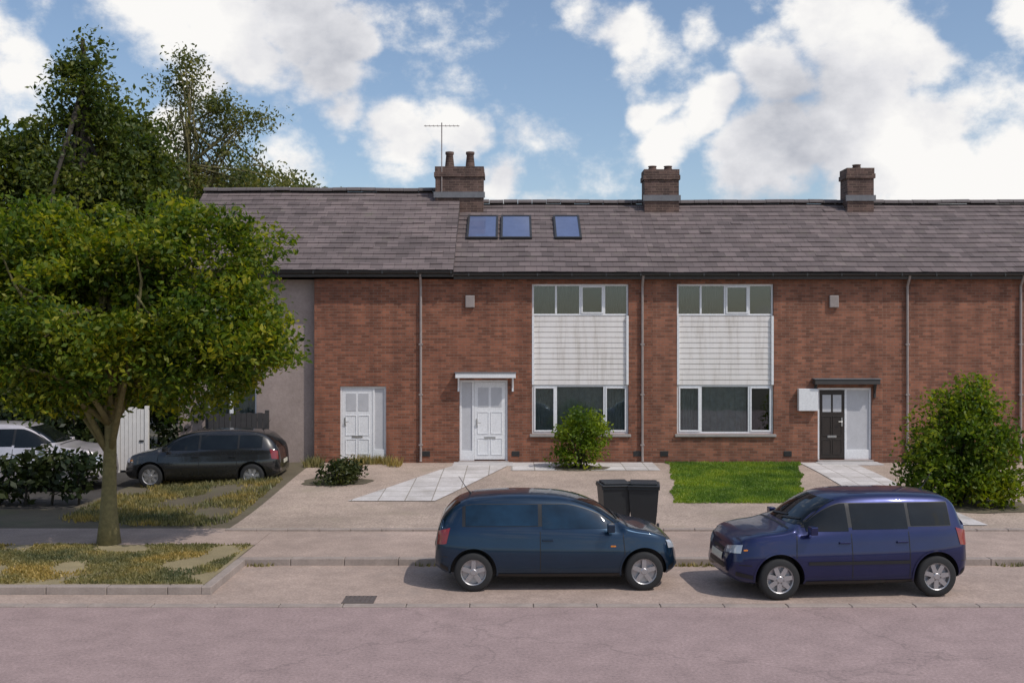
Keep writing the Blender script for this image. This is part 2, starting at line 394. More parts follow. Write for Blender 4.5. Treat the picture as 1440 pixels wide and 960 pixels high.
# ------------------------------------------------------------------ plants
def leaves(cent, sig, n_per, size, flat=.7):
    nC = len(cent); n = nC * n_per
    c = np.repeat(np.asarray(cent), n_per, 0)
    s = np.repeat(np.asarray(sig), n_per)[:, None]
    g = rng.normal(0, 1, (n, 3)); g /= np.maximum(1, np.linalg.norm(g, axis=1, keepdims=True) / 1.9)
    p = c + g * s * np.array([1, 1, flat])
    nrm = rng.normal(0, 1, (n, 3)) + np.array([0, 0, .7]); nrm /= np.linalg.norm(nrm, axis=1, keepdims=True)
    t = np.cross(nrm, rng.normal(0, 1, (n, 3))); t /= np.linalg.norm(t, axis=1, keepdims=True); b = np.cross(nrm, t)
    sz = (size * rng.uniform(.6, 1.35, n))[:, None]
    v = np.zeros((n, 4, 3)); v[:, 0] = p - t * sz; v[:, 1] = p + b * sz * .5 + nrm * sz * .18; v[:, 2] = p + t * sz; v[:, 3] = p - b * sz * .5 + nrm * sz * .18
    return v.reshape(-1, 3)
def crown_pts(ells, n, seed=0, inner=.45, gap=.25):
    from mathutils import noise as mn
    out = []
    vol = np.array([e[3] * e[4] * e[5] for e in ells]) ** .62; vol /= vol.sum()
    while len(out) < n:
        e = ells[rng.choice(len(ells), p=vol)]
        u = rng.normal(0, 1, 3); u /= np.linalg.norm(u)
        lump = 1 + .42 * mn.noise(Vector(u * 1.9) + Vector((seed, 3.1, 0))) + .28 * mn.noise(Vector(u * 4.2) + Vector((0, seed, 0)))
        r = (inner + (1 - inner) * rng.random() ** .55) * lump
        p = np.array(e[:3]) + u * np.array(e[3:]) * r
        if mn.noise(Vector(p * .95) + Vector((seed * 3.3, 0, 0))) < -gap: continue
        out.append(p)
    return np.array(out)
def tree(name, label, base, top, tr, ells, ncl, npl, leaf, lm, bm_, sig=.32, limbs=14, gap=.25, lean=(0, 0), group=None, inner=.45, cat='tree'):
    t = thing(name, label, cat, base, group)
    cp = crown_pts(ells, ncl, seed=base[0] * .37 + base[1], gap=gap, inner=inner)
    me = rawmesh('crown', leaves(cp, sig * rng.uniform(.6, 1.4, len(cp)), npl, leaf) - np.array(base), 4); me.materials.append(lm)
    o = bpy.data.objects.new('crown', me); COL.objects.link(o); o.parent = t
    mb = MB(); B = Vector(base); n = 9
    tp = Vector((base[0] + lean[0], base[1] + lean[1], top))
    tk = []; rd = []
    for i in range(n + 1):
        f = i / n; p = B.lerp(tp, f) + Vector((math.sin(f * 5 + base[0]) * .10 * f * tr * 5, math.cos(f * 4 + base[1]) * .08 * f * tr * 5, 0))
        if i == 0: p.z -= .1
        tk.append(p); rd.append(tr * ((1.55 if i == 0 else 1.12 if i == 1 else 1.0) - .72 * f))
    mb.tube(tk, rd, 12)
    for k in range(limbs):
        e = Vector(cp[rng.integers(len(cp))]); s = tk[int(rng.integers(n // 3, n))]
        md = s.lerp(e, .5) + Vector((rng.normal() * .15, rng.normal() * .15, abs(e.z - s.z) * .15 - .05))
        q1 = s.lerp(md, .5); q2 = md.lerp(e, .5) + Vector((rng.normal() * .06, rng.normal() * .06, .05))
        mb.tube([s, q1, md, q2, e], [tr * .42, tr * .34, tr * .25, tr * .16, tr * .05], 6)
        for _ in range(3):
            e2 = Vector(cp[rng.integers(len(cp))])
            if (e2 - md).length < 2.2: mb.tube([md.lerp(e, rng.random() * .6), md.lerp(e2, .55) + Vector((0, 0, .08)), e2], [tr * .15, tr * .09, tr * .03], 5)
    mb.build('trunk', bm_, t, smooth=True)
    return t

# near broadleaf tree on the verge
dn = 18.4; tx = X(153, dn)
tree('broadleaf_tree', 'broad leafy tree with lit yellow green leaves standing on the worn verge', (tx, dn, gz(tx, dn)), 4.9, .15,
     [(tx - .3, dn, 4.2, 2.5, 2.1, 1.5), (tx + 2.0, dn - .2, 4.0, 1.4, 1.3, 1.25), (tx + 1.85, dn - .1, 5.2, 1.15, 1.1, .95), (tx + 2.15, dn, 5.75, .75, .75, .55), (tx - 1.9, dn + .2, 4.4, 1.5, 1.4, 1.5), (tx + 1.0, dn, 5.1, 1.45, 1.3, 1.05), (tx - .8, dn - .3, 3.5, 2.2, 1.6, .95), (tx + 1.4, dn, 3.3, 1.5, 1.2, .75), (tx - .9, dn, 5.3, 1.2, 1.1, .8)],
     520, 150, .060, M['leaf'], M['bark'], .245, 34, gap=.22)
def bgt(name, label, px, d, top, r, ells, *a, **k):
    x = X(px, d); return tree(name, label, (x, d, .08), top, r, [(x + e[0], d + e[1], *e[2:]) for e in ells], *a, **k)
con = [(.1 * math.sin(i * 2.3), 0, 1.8 + i * .66, 3.0 * (1 - (i / 18.2) ** 1.5) + .16, 2.7 * (1 - (i / 18.2) ** 1.5) + .16, .5) for i in range(18)]
bgt('conifer_tree', 'tall pointed conifer rising above the broad leafy tree', 118, 33, 13.5, .24, con, 980, 56, .09, M['leaf_dark'], M['bark_d'], .30, 26, gap=.2)
bgt('dense_tree', 'dense dark evergreen tree at the left edge behind the lane', -25, 34, 9.5, .28, [(0, 0, 7.2, 3.2, 3, 3.9), (.9, 0, 9.2, 2.3, 2, 1.7), (1.4, 0, 3.8, 3.2, 2.6, 2.6), (2.6, .3, 7.4, 1.9, 1.8, 3.0)], 640, 60, .115, M['leaf_dark'], M['bark_d'], .38, 16, gap=.3)
bgt('dense_tree', 'thick dark evergreen tree beside the conifer, nearer the house', 190, 35, 9.0, .26, [(0, 0, 7.4, 1.9, 1.8, 3.4), (-.7, 0, 9.9, 1.5, 1.4, 2.0), (.8, 0, 4.2, 2.7, 2.2, 2.9)], 520, 58, .115, M['leaf_dark'], M['bark_d'], .38, 14, gap=.3)
bgt('birch_tree', 'tall airy pale tree with sky showing through its branches', 268, 38, 13.2, .13, [(.1, 0, 14.0, .75, .6, .38), (-.1, 0, 13.2, .95, .7, .5), (.5, 0, 12.6, 1.3, .9, .5), (.3, 0, 11.9, 1.9, 1.4, .9), (2.0, .2, 12.1, 1.5, 1.1, .5), (-1.4, 0, 11.6, 1.2, 1.2, .9), (.6, 0, 9.9, 2.1, 1.6, 1.2), (2.8, 0, 10.0, 1.0, 1.0, .8), (1.2, 0, 8.3, 2.0, 1.3, .8)], 270, 38, .075, M['leaf_pale'], M['bark'], .33, 46, gap=.05, inner=.15)
bgt('round_tree', 'olive green round tree showing over the left roof end', 335, 44, 9.5, .22, [(0, 0, 8.7, 3.0, 2.6, 2.9), (2.6, 0, 8.9, 2.0, 1.5, 1.7), (-2.4, 0, 8.4, 2.4, 2, 2.8)], 620, 56, .11, M['leaf_pale'], M['bark'], .42, 14, gap=.35)

def shrub(name, label, cat, base, ells, ncl, npl, leaf, lm, sig, stems=9):
    t = thing(name, label, cat, base)
    cp = crown_pts(ells, ncl, seed=base[0], gap=.42, inner=.5)
    cp = cp[cp[:, 2] > base[2] + .05]
    v = leaves(cp, sig * rng.uniform(.6, 1.4, len(cp)), npl, leaf); v[:, 2] = np.maximum(v[:, 2], base[2] + .01)
    me = rawmesh('foliage', v - np.array(base), 4); me.materials.append(lm)
    o = bpy.data.objects.new('foliage', me); COL.objects.link(o); o.parent = t
    mb = MB()
    for k in range(stems):
        e = Vector(cp[rng.integers(len(cp))]); s = Vector(base) + Vector((rng.normal() * .12, rng.normal() * .1, -.03))
        m = s.lerp(e, .5) + Vector((0, 0, .15)); mb.tube([s, m, e], [.03, .02, .006], 6)
    mb.build('stem', M['bark_d'], t, smooth=True); return t
def bed(cx, cy, a, b):
    def f(u, v):
        w_ = 2 * math.pi * u; rr_ = v * (1 + .10 * math.sin(3 * w_ + cx) + .06 * math.sin(7 * w_)); return cx + a * rr_ * math.cos(w_), cy + b * rr_ * math.sin(w_)
    struct('soil_bed', sheet(f, 40, 5, .016), M['earth'])
bed(X(1350, 22.6), 22.6, 1.45, 1.1); bed(X(815, 27.3), 27.35, .75, .5); bed(X(472, 25.3), 25.3, .85, .6)
db = 22.6; bx = X(1345, db); bz = gz(bx, db)
shrub('large_bush', 'tall rounded green bush in front of the right hand brick wall', 'bush', (bx, db, bz),
      [(bx + .1, db, 1.4, 1.0, .95, 1.2), (bx + .6, db - .2, 1.05, .75, .75, 1.0), (bx - .5, db, .8, .7, .75, .75), (bx + .25, db, 2.3, .5, .55, .6)], 260, 60, .06, M['leaf_bush'], .2, 14)
ds = 27.3; sx = X(815, ds)
shrub('garden_shrub', 'yellow green shrub under the left tall window panel', 'shrub', (sx, ds, gz(sx, ds)),
      [(sx, ds, 1.05, .62, .5, .72), (sx + .15, ds, 1.45, .45, .4, .45)], 90, 60, .05, M['leaf_shrub'], .15, 8)
gx_ = X(478, 25.2)
shrub('low_shrub', 'low spreading dull green shrub beside the pale concrete path', 'shrub', (gx_, 25.2, gz(gx_, 25.2)),
      [(gx_, 25.2, .45, .55, .45, .35), (gx_ - .4, 25.5, .35, .4, .4, .25)], 60, 46, .05, M['leaf_hedge'], .14, 8)
# boundary hedge beyond the lane
def hedge(label, x0, x1, y, h, w):
    t = thing('hedge', label, 'hedge', ((x0 + x1) / 2, y, .05))
    n = int((x1 - x0) * h * 13); cp = np.stack([rng.uniform(x0, x1, n), y + rng.uniform(-w, w, n), .15 + h * rng.random(n) ** .8], 1)
    cp[:, 2] += .16 * np.sin(cp[:, 0] * 1.7)
    me = rawmesh('foliage', leaves(cp, np.full(n, .2), 44, .10) - np.array(t.location), 4); me.materials.append(M['leaf_hedge'])
    o = bpy.data.objects.new('foliage', me); COL.objects.link(o); o.parent = t
    mb = MB()
    for i in range(int((x1 - x0) / .6)):
        xx = x0 + .3 + i * .6; mb.tube([(xx, y, 0), (xx + .05, y, h * .5), (xx - .04, y, h * .85)], [.035, .03, .01], 6)
    mb.tube([(x0, y, .03), (x1, y, .03)], .04, 6)
    mb.build('stem', M['bark_d'], t, smooth=True)
hedge('long dark hedge behind the silver parked car', -26, X(168, 29.2), 29.2, 2.2, .45)
hedge('low dark hedge along the lane in front of the silver car', -22, X(140, 23.2), 22.9, .92, .35)
hedge('dark hedge between the white gate and the timber fence', X(206, 29.2), -8.4, 29.2, 2.3, .45)

# ------------------------------------------------------------------ houses
def wall_holes(mb, x0, x1, z0, z1, holes, y0, y1):
    xs = sorted({x0, x1, *[h[0] for h in holes], *[h[1] for h in holes]}); zs = sorted({z0, z1, *[h[2] for h in holes], *[h[3] for h in holes]})
    def solid(i, j):
        if i < 0 or j < 0 or i >= len(xs) - 1 or j >= len(zs) - 1: return False
        cx = (xs[i] + xs[i + 1]) / 2; cz = (zs[j] + zs[j + 1]) / 2
        return not any(h[0] < cx < h[1] and h[2] < cz < h[3] for h in holes)
    for i in range(len(xs) - 1):
        for j in range(len(zs) - 1):
            if not solid(i, j): continue
            a, b, c, e = xs[i], xs[i + 1], zs[j], zs[j + 1]
            mb.face([(a, y0, c), (b, y0, c), (b, y0, e), (a, y0, e)]); mb.face([(b, y1, c), (a, y1, c), (a, y1, e), (b, y1, e)])
            if not solid(i - 1, j): mb.face([(a, y1, c), (a, y0, c), (a, y0, e), (a, y1, e)])
            if not solid(i + 1, j): mb.face([(b, y0, c), (b, y1, c), (b, y1, e), (b, y0, e)])
            if not solid(i, j - 1): mb.face([(a, y0, c), (a, y1, c), (b, y1, c), (b, y0, c)])
            if not solid(i, j + 1): mb.face([(a, y0, e), (b, y0, e), (b, y1, e), (a, y1, e)])

def window(P, x0, x1, z0, z1, y, splits, opener=None, blinds=(), sill=True, bar=None):
    """splits: interior mullion x; one frame mesh with pane, sill and blind children"""
    fw = .055; yf, yb = y + .07, y + .14
    mb = MB(); xs = [x0] + splits + [x1]
    mb.box(x0 + .002, x1 - .002, yf, yb, z0 + .002, z0 + fw); mb.box(x0 + .002, x1 - .002, yf, yb, z1 - fw, z1 - .002)
    for k, xx in enumerate(xs):
        a = x0 + .002 if k == 0 else (x1 - fw if k == len(xs) - 1 else xx - fw / 2)
        mb.box(a, (x0 + fw if k == 0 else (x1 - .002 if k == len(xs) - 1 else xx + fw / 2)), yf, yb, z0 + fw, z1 - fw)
    cells = []
    for k in range(len(xs) - 1):
        a = xs[k] + (fw if k == 0 else fw / 2); b = xs[k + 1] - (fw if k == len(xs) - 2 else fw / 2)
        cells.append((a, b))
        if opener and k in opener:      # casement sash proud of the frame
            s = .045
            mb.box(a + .001, b - .001, yf - .018, yb - .02, z0 + fw + .001, z0 + fw + s); mb.box(a + .001, b - .001, yf - .018, yb - .02, z1 - fw - s, z1 - fw - .001)
            mb.box(a + .001, a + s, yf - .018, yb - .02, z0 + fw + s, z1 - fw - s); mb.box(b - s, b - .001, yf - .018, yb - .02, z0 + fw + s, z1 - fw - s)
        if bar: mb.box(a, b, yf + .005, yb - .005, bar - .02, bar + .02)
    fr = mb.build('window', M['upvc'], P, bevel=.006)
    mb = MB()
    for a, b in cells: mb.box(a, b, yf + .03, yf + .036, z0 + fw, z1 - fw)
    mb.build('pane', M['glass'], fr)
    for k in blinds:
        a, b = cells[k]; mb = MB(); n = 22; yy = yb + .10
        for i in range(n):
            u0, u1 = a + (b - a) * i / n, a + (b - a) * (i + 1) / n
            w0, w1 = yy + .02 * math.sin(i * 2.1), yy + .02 * math.sin((i + 1) * 2.1)
            mb.face([(u0, w0, z0 - .02), (u1, w1, z0 - .02), (u1, w1, z1), (u0, w0, z1)])
        mb.build('curtain', M['netting'] if sill else (M['curtain'] if k % 2 == 0 else M['blind']), fr, smooth=True)
    if sill:
        mb = MB(); mb.box(x0 - .06, x1 + .06, y - .07, y + .068, z0 - .075, z0 - .002); mb.build('sill', M['sill'], fr, bevel=.008)
    return fr
def cladding(P, x0, x1, z0, z1, y):
    mb = MB(); n = max(1, round((z1 - z0) / .15)); h = (z1 - z0) / n
    for i in range(n):
        a = z0 + i * h; b = a + h
        mb.face([(x0, y + .045, a), (x1, y + .045, a), (x1, y + .055, b - .02), (x0, y + .055, b - .02)])
        mb.face([(x0, y + .055, b - .02), (x1, y + .055, b - .02), (x1, y + .068, b - .012), (x0, y + .068, b - .012)])
        mb.face([(x0, y + .068, b - .012), (x1, y + .068, b - .012), (x1, y + .045, b), (x0, y + .045, b)])
    mb.face([(x0, y + .12, z0), (x0, y + .12, z1), (x1, y + .12, z1), (x1, y + .12, z0)])
    o = mb.build('cladding_panel', M['clad'], P)
    for a, b in ((x0 - .035, x0 + .03), (x1 - .03, x1 + .035)):
        mb = MB(); mb.box(a, b, y - .012, y + .044, z0 + .001, z1 - .001); mb.build('edge_trim', M['upvc'], o, bevel=.004)
def door(P, x0, x1, z0, z1, y, leaf, panel, frame='upvc', lm='upvc', pm='frost', handle_left=True):
    """leaf=(xa,xb) door leaf, panel=(xa,xb) glazed side panel or None"""
    fw = .06; mb = MB(); yf, yb = y + .05, y + .13
    mb.box(x0 + .002, x1 - .002, yf, yb, z1 - fw, z1 - .002)
    mb.box(x0 + .002, x0 + fw, yf, yb, z0, z1 - fw); mb.box(x1 - fw, x1 - .002, yf, yb, z0, z1 - fw)
    if panel:
        m = (leaf[1] if panel[0] >= leaf[1] else leaf[0]); mb.box(m - fw / 2, m + fw / 2, yf, yb, z0, z1 - fw)
        mb.box(panel[0] + .03, panel[1] - .03, yf + .004, yb, z0 + .0, z0 + .28)
    fr = mb.build('door_frame', M[frame], P, bevel=.006)
    a, b = leaf[0] + .035, leaf[1] - .035
    a = max(a, x0 + fw + .004); b = min(b, x1 - fw - .004); c, e = z0 + .03, z1 - fw - .006
    mb = MB(); mb.box(a, b, yf + .012, yb - .01, c, e)
    w = b - a; g = .09
    for (u0, u1) in ((.1, .47), (.53, .9)):
        for (v0, v1) in ((.06, .28), (.33, .62)):
            X0, X1, Z0, Z1 = a + w * u0, a + w * u1, c + (e - c) * v0, c + (e - c) * v1
            for bx_ in ((X0, X1, Z0, Z0 + .02), (X0, X1, Z1 - .02, Z1), (X0, X0 + .02, Z0 + .02, Z1 - .02), (X1 - .02, X1, Z0 + .02, Z1 - .02)):
                mb.box(bx_[0], bx_[1], yf - .001, yf + .011, bx_[2], bx_[3])
    df = mb.build('door', M[lm], P, bevel=.004)
    mb = MB()
    for (u0, u1) in ((.12, .46), (.54, .88)): mb.box(a + w * u0, a + w * u1, yf + .004, yf + .0115, c + (e - c) * .68, c + (e - c) * .93)
    mb.build('door_pane', M['frost'], df)
    hx = a + .07 if handle_left else b - .07
    mb = MB(); mb.box(hx - .02, hx + .02, yf - .004, yf + .0115, c + .9, c + 1.14); mb.tube([(hx, yf - .005, c + 1.03), (hx, yf - .05, c + 1.03), (hx + (.11 if handle_left else -.11), yf - .05, c + 1.03)], .011, 8)
    mb.build('handle', M['metal'], df)
    mb = MB(); mb.box(a + w * .32, a + w * .68, yf - .006, yf + .0115, c + .58, c + .64); mb.build('letterbox', M['metal'], df, bevel=.004)
    if panel:
        mb = MB(); mb.box(panel[0] + .031, panel[1] - .031, yf + .03, yf + .036, z0 + .281, z1 - fw); mb.build('side_pane', M[pm], fr)
    mb = MB(); mb.box(x0 - .02, x1 + .02, y - .10, y + .13, z0 - .06, z0 - .002); mb.build('threshold', M['sill'], fr, bevel=.006)
def canopy(P, x0, x1, y, z, dep=.8, m='fascia'):
    mb = MB(); mb.box(x0, x1, y - dep, y - .002, z, z + .14)
    o = mb.build('door_canopy', M[m], P, bevel=.01)
    mb = MB(); mb.box(x0 - .02, x1 + .02, y - dep - .02, y - .002, z + .142, z + .165); mb.build('felt_roof', M['lead'], o)
    for xx in (x0 + .08, x1 - .08):
        mb = MB(); mb.tube([(xx, y - dep + .1, z), (xx, y - .03, z - .3)], .02, 8); mb.box(xx - .025, xx + .025, y - .06, y - .002, z - .38, z - .002)
        mb.build('bracket', M[m], o)
def downpipe(P, x, y, z0, z1):
    mb = MB(); mb.tube([(x, y - .25, z1), (x, y - .22, z1 - .10), (x, y - .06, z1 - .34), (x, y - .06, z0 + .2), (x, y - .10, z0 + .06)], .036, 10)
    z = z0 + .5
    while z < z1 - .6:
        mb.box(x - .055, x + .055, y - .10, y - .002, z, z + .04); z += 1.4
    mb.build('downpipe', M['pipe'], P, smooth=False)
def roof(P, x0, x1, ye, ze, yr, zr, skyl=(), under='fascia', verge_l=False, verge_r=False, dep=None):
    """front slope of stepped tile courses, a plain back slope, ridge tiles"""
    mb = MB(); L = math.hypot(yr - ye, zr - ze); n = round(L / .3); dy, dz = (yr - ye) / n, (zr - ze) / n
    ny, nz = -dz / math.hypot(dy, dz), dy / math.hypot(dy, dz)
    t = .022
    for i in range(n):
        a = Vector((0, ye + dy * i, ze + dz * i)); b = Vector((0, ye + dy * (i + 1), ze + dz * (i + 1)))
        k = int((x1 - x0) / .33); 
        for j in range(k):
            u0 = x0 + (x1 - x0) * j / k; u1 = x0 + (x1 - x0) * (j + 1) / k
            h = t + random.uniform(-.005, .008) + (.012 if random.random() < .03 else 0)
            lo0 = (u0, a.y + ny * h, a.z + nz * h); lo1 = (u1, a.y + ny * h, a.z + nz * h)
            mb.face([lo0, lo1, (u1, b.y + ny * .002, b.z + nz * .002), (u0, b.y + ny * .002, b.z + nz * .002)])
            mb.face([(u0, a.y, a.z), (u1, a.y, a.z), lo1, lo0])
    yb = 2 * yr - ye
    mb.face([(x0, yr, zr), (x1, yr, zr), (x1, yb, ze), (x0, yb, ze)])
    for (xx, on) in ((x0, verge_l), (x1, verge_r)):
        mb.face([(xx, ye, ze), (xx, yr, zr), (xx, yb, ze)])
    mb.face([(x0, ye + .06, ze - .02), (x1, ye + .06, ze - .02), (x1, yb, ze - .02), (x0, yb, ze - .02)])
    sg_ = lambda x: .007 * math.sin(.8 * x + 1) + .004 * math.sin(2.3 * x)
    mb.v = [(x, y, z + sg_(x)) for x, y, z in mb.v]
    rf = mb.build('roof', M['tile'], P)
    mb = MB(); x = x0
    while x < x1 - .05:
        e = min(x + .45, x1); dzr = random.uniform(-.008, .008)
        pts = [(yr + .15 * math.cos(w), zr + .02 + dzr + .12 * math.sin(w)) for w in [math.pi * q / 8 for q in range(9)]]
        for q in range(8):
            mb.face([(x + .006, *pts[q]), (e - .006, *pts[q]), (e - .006, *pts[q + 1]), (x + .006, *pts[q + 1])])
        mb.face([(x + .006, *p) for p in pts]); mb.face([(e - .006, *p) for p in pts]); x = e
    mb.v = [(x, y, z + sg_(x)) for x, y, z in mb.v]
    mb.build('ridge', M['ridge'], rf)
    for (sx0, sx1, f0, f1) in skyl:
        mb = MB(); g = MB()
        def pt(u, f, h): return (u, ye + (yr - ye) * f + ny * h, ze + (zr - ze) * f + nz * h)
        def slab(m_, u0, u1, a, b, h0, h1):
            P8 = [pt(u, f, h) for h in (h0, h1) for f in (a, b) for u in (u0, u1)]; bb = len(m_.v); m_.v += P8
            for q in ((0, 2, 3, 1), (4, 5, 7, 6), (0, 1, 5, 4), (2, 6, 7, 3), (0, 4, 6, 2), (1, 3, 7, 5)): m_.f.append(tuple(bb + i for i in q)); m_.mi.append(0)
        fw = .06; ff = fw / L
        slab(mb, sx0, sx1, f0, f0 + ff, .0, .09); slab(mb, sx0, sx1, f1 - ff, f1, .0, .09)
        slab(mb, sx0, sx0 + fw, f0 + ff, f1 - ff, .0, .088); slab(mb, sx1 - fw, sx1, f0 + ff, f1 - ff, .0, .088)
        sk = mb.build('rooflight', M['gutter'], rf)
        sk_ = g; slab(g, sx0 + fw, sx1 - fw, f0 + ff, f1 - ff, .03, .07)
        sg = g.build('rooflight_pane', M['rooflight_sky'], rf)
    # fascia, soffit and gutter
    mb = MB(); mb.box(x0, x1, ye + .06, ye + .085, ze - .18, ze - .022); mb.box(x0, x1, ye + .087, D + .02, ze - .18, ze - .16)
    mb.build('fascia', M[under], P)
    mb = MB(); K = 9; pr = [(ye - .005 + .065 * math.cos(math.pi + math.pi * q / K), ze - .03 + .065 * math.sin(math.pi + math.pi * q / K)) for q in range(K + 1)]
    for q in range(K): mb.face([(x0, *pr[q]), (x1, *pr[q]), (x1, *pr[q + 1]), (x0, *pr[q + 1])])
    x = x0 + .4
    while x < x1: mb.box(x, x + .04, ye - .072, ye + .058, ze - .10, ze - .024); x += .95
    mb.build('gutter', M['gutter'], P)
    return rf
def chimney(P, x0, x1, yc, z0, z1, pots, aerial=False, pk=1.2):
    mb = MB(); dpt = .34
    mb.box(x0, x1, yc - dpt, yc + dpt, z0, z1 - .32)
    mb.box(x0 - .04, x1 + .04, yc - dpt - .04, yc + dpt + .04, z1 - .319, z1 - .18); mb.box(x0 - .015, x1 + .015, yc - dpt - .015, yc + dpt + .015, z1 - .179, z1)
    ch = mb.build('chimney', M['chim'], P)
    for px in pots:
        mb = MB(); mb.lathe([(.15, 0), (.14, .1), (.11, .34), (.135, .36), (.135, .42), (.10, .42), (.09, .1)], 20, 'z')
        mb.v = [(x + px, y + yc, z * pk + z1 + .002) for x, y, z in mb.v]; mb.build('chimney_pot', M['chim'], ch, smooth=True)
    mb = MB(); mb.box(x0 - .05, x1 + .05, yc - dpt - .05, yc - dpt - .002, z0 + .6, z0 + .78); mb.build('flashing', M['lead'], ch)
    if aerial:
        ax = x0 + .2; mb = MB(); mb.tube([(ax, yc - .36, z1 - .9), (ax, yc - .36, z1 + 1.35)], .018, 8)
        mb.tube([(ax - .55, yc - .36, z1 + 1.25), (ax + .55, yc - .36, z1 + 1.25)], .011, 6)
        for i in range(9):
            xx = ax - .5 + i * .125; mb.tube([(xx, yc - .36 - .16, z1 + 1.25), (xx, yc - .36 + .16, z1 + 1.25)], .006, 6)
        mb.build('aerial', M['pipe'], ch)
RW = []
def rear(a, b): RW.append((a, b))
def air_brick(P, x, z):
    mb = MB(); mb.box(x - .11, x + .11, D - .012, D - .002, z - .07, z + .07)
    for i in range(5): mb.box(x - .095, x + .095, D - .02, D - .0125, z - .06 + i * .026, z - .046 + i * .026)
    mb.build('air_brick', M['gutter'], P)
def alarm(P, x, z):
    mb = MB(); mb.box(x - .13, x + .13, D - .09, D - .002, z - .17, z + .17); mb.build('alarm_box', M['pipe'], P, bevel=.02)
def interior(P, x0, x1, z0, zm, z1):
    mb = MB(); y0, y1 = D + .302, D + 4.2
    for (a, b) in ((z0, zm), (zm + .2, z1)):
        mb.face([(x0, y1, a), (x1, y1, a), (x1, y1, b), (x0, y1, b)]); mb.face([(x0, y0, a), (x1, y0, a), (x1, y1, a), (x0, y1, a)])
        mb.face([(x0, y0, b), (x1, y0, b), (x1, y1, b), (x0, y1, b)])
        for xx in (x0, x1): mb.face([(xx, y0, a), (xx, y1, a), (xx, y1, b), (xx, y0, b)])
    mb.build('interior', M['room'], P)

SC = F / D
FL = .40; ZT = 5.49; YE, ZE, YR, ZR = D - .27, 5.66, 32.3, Zp(287, 32.3)
def hx(px): return X(px, D)
def hz(py): return Zp(py, D)
# house A (left)
xa0, xa1 = -9.4, -1.62
A = thing('terraced_house', 'left end red brick house with white door and set back grey end bay', 'house', (xa1, D, FL))
dA = (hx(478), hx(543), .45, hz(543))
mb = MB(); wall_holes(mb, hx(442), xa1, .0, ZT, [dA], D, D + .3); mb.box(hx(442), hx(442) + .3, D + .302, D + .6, 0, ZT)
rear(xa0, xa1)
mb.build('wall', M['brick'], A)
mb = MB(); wall_holes(mb, xa0, hx(442) + .1, .0, ZT, [(-8.6, -7.2, 1.2, 2.5), (-8.6, -7.2, 3.7, 4.8)], D + .25, D + .55)
mb.face([(xa0, D + .25, 0), (xa0, D + .25, ZT), (xa0, 36.4, ZT), (xa0, 36.4, 0)])
mb.build('end_wall', M['render'], A)
window(A, -8.6, -7.2, 1.2, 2.5, D + .25, [-7.9], (0,), (0, 1)); window(A, -8.6, -7.2, 3.7, 4.8, D + .25, [-7.9], (0,), (0,))
door(A, *dA, D, (dA[0] + .02, dA[0] + .93), (dA[0] + .93, dA[1] - .02))
interior(A, hx(442) + .31, xa1 - .01, .40, 2.9, ZT - .05)
rfA = roof(A, xa0 - .3, xa1, YE - .05, ZE + .06, 32.3, Zp(270, 32.3), verge_l=True, verge_r=True)
chimney(A, X(613, 32) , X(680, 32), 32.1, 7.6, Zp(236, 32), (X(632, 32), X(661, 32)), True)
downpipe(A, hx(592), D, .35, 5.62); alarm(A, hx(661), hz(424))
# house B
xb0, xb1 = -1.62, hx(918)
B = thing('terraced_house', 'red brick house with roof windows and the yellow green shrub in front', 'house', (xb0, D, FL))
wB = (hx(748), hx(884), hz(610), hz(399)); dB = (hx(646), hx(714), .42, hz(534))
mb = MB(); wall_holes(mb, xb0, xb1, 0, ZT, [wB, dB], D, D + .3); rear(xb0, xb1)
mb.build('wall', M['brick'], B)
zc0, zc1 = hz(541), hz(444)
w3 = (wB[1] - wB[0]) / 4
window(B, wB[0], wB[1], wB[2], zc0 - .002, D, [wB[0] + w3, wB[0] + 3 * w3], (0, 2), (0, 1, 2))
cladding(B, wB[0] + .036, wB[1] - .036, zc0, zc1, D)
window(B, wB[0], wB[1], zc1 + .002, wB[3], D, [wB[0] + w3, wB[0] + 2 * w3, wB[0] + 3 * w3], (2,), (0, 1, 3), sill=False)
door(B, *dB, D, (dB[0] + .38, dB[1] - .02), (dB[0] + .02, dB[0] + .38))
canopy(B, dB[0] - .1, dB[1] + .22, D, dB[3] + .06, .30, 'upvc')
interior(B, xb0 + .01, xb1 - .01, .40, 2.9, ZT - .05)
def sx(px): return X(px, 30.2)
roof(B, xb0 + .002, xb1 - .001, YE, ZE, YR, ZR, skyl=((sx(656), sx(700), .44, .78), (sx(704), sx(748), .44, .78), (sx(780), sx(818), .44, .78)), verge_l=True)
chimney(B, X(905, 32), X(953, 32), 32.1, 7.5, Zp(240, 32), (X(918, 32), X(940, 32)), pk=.35)
downpipe(B, hx(903), D, .35, 5.62)
mb = MB(); mb.box(dB[0] - .15, dB[1] + .15, D - .85, D - .102, .05, .40); mb.box(dB[0] - .3, dB[1] + .3, D - 1.25, D - .852, .05, .27)
mb.build('doorstep', M['concrete'], B, bevel=.015)
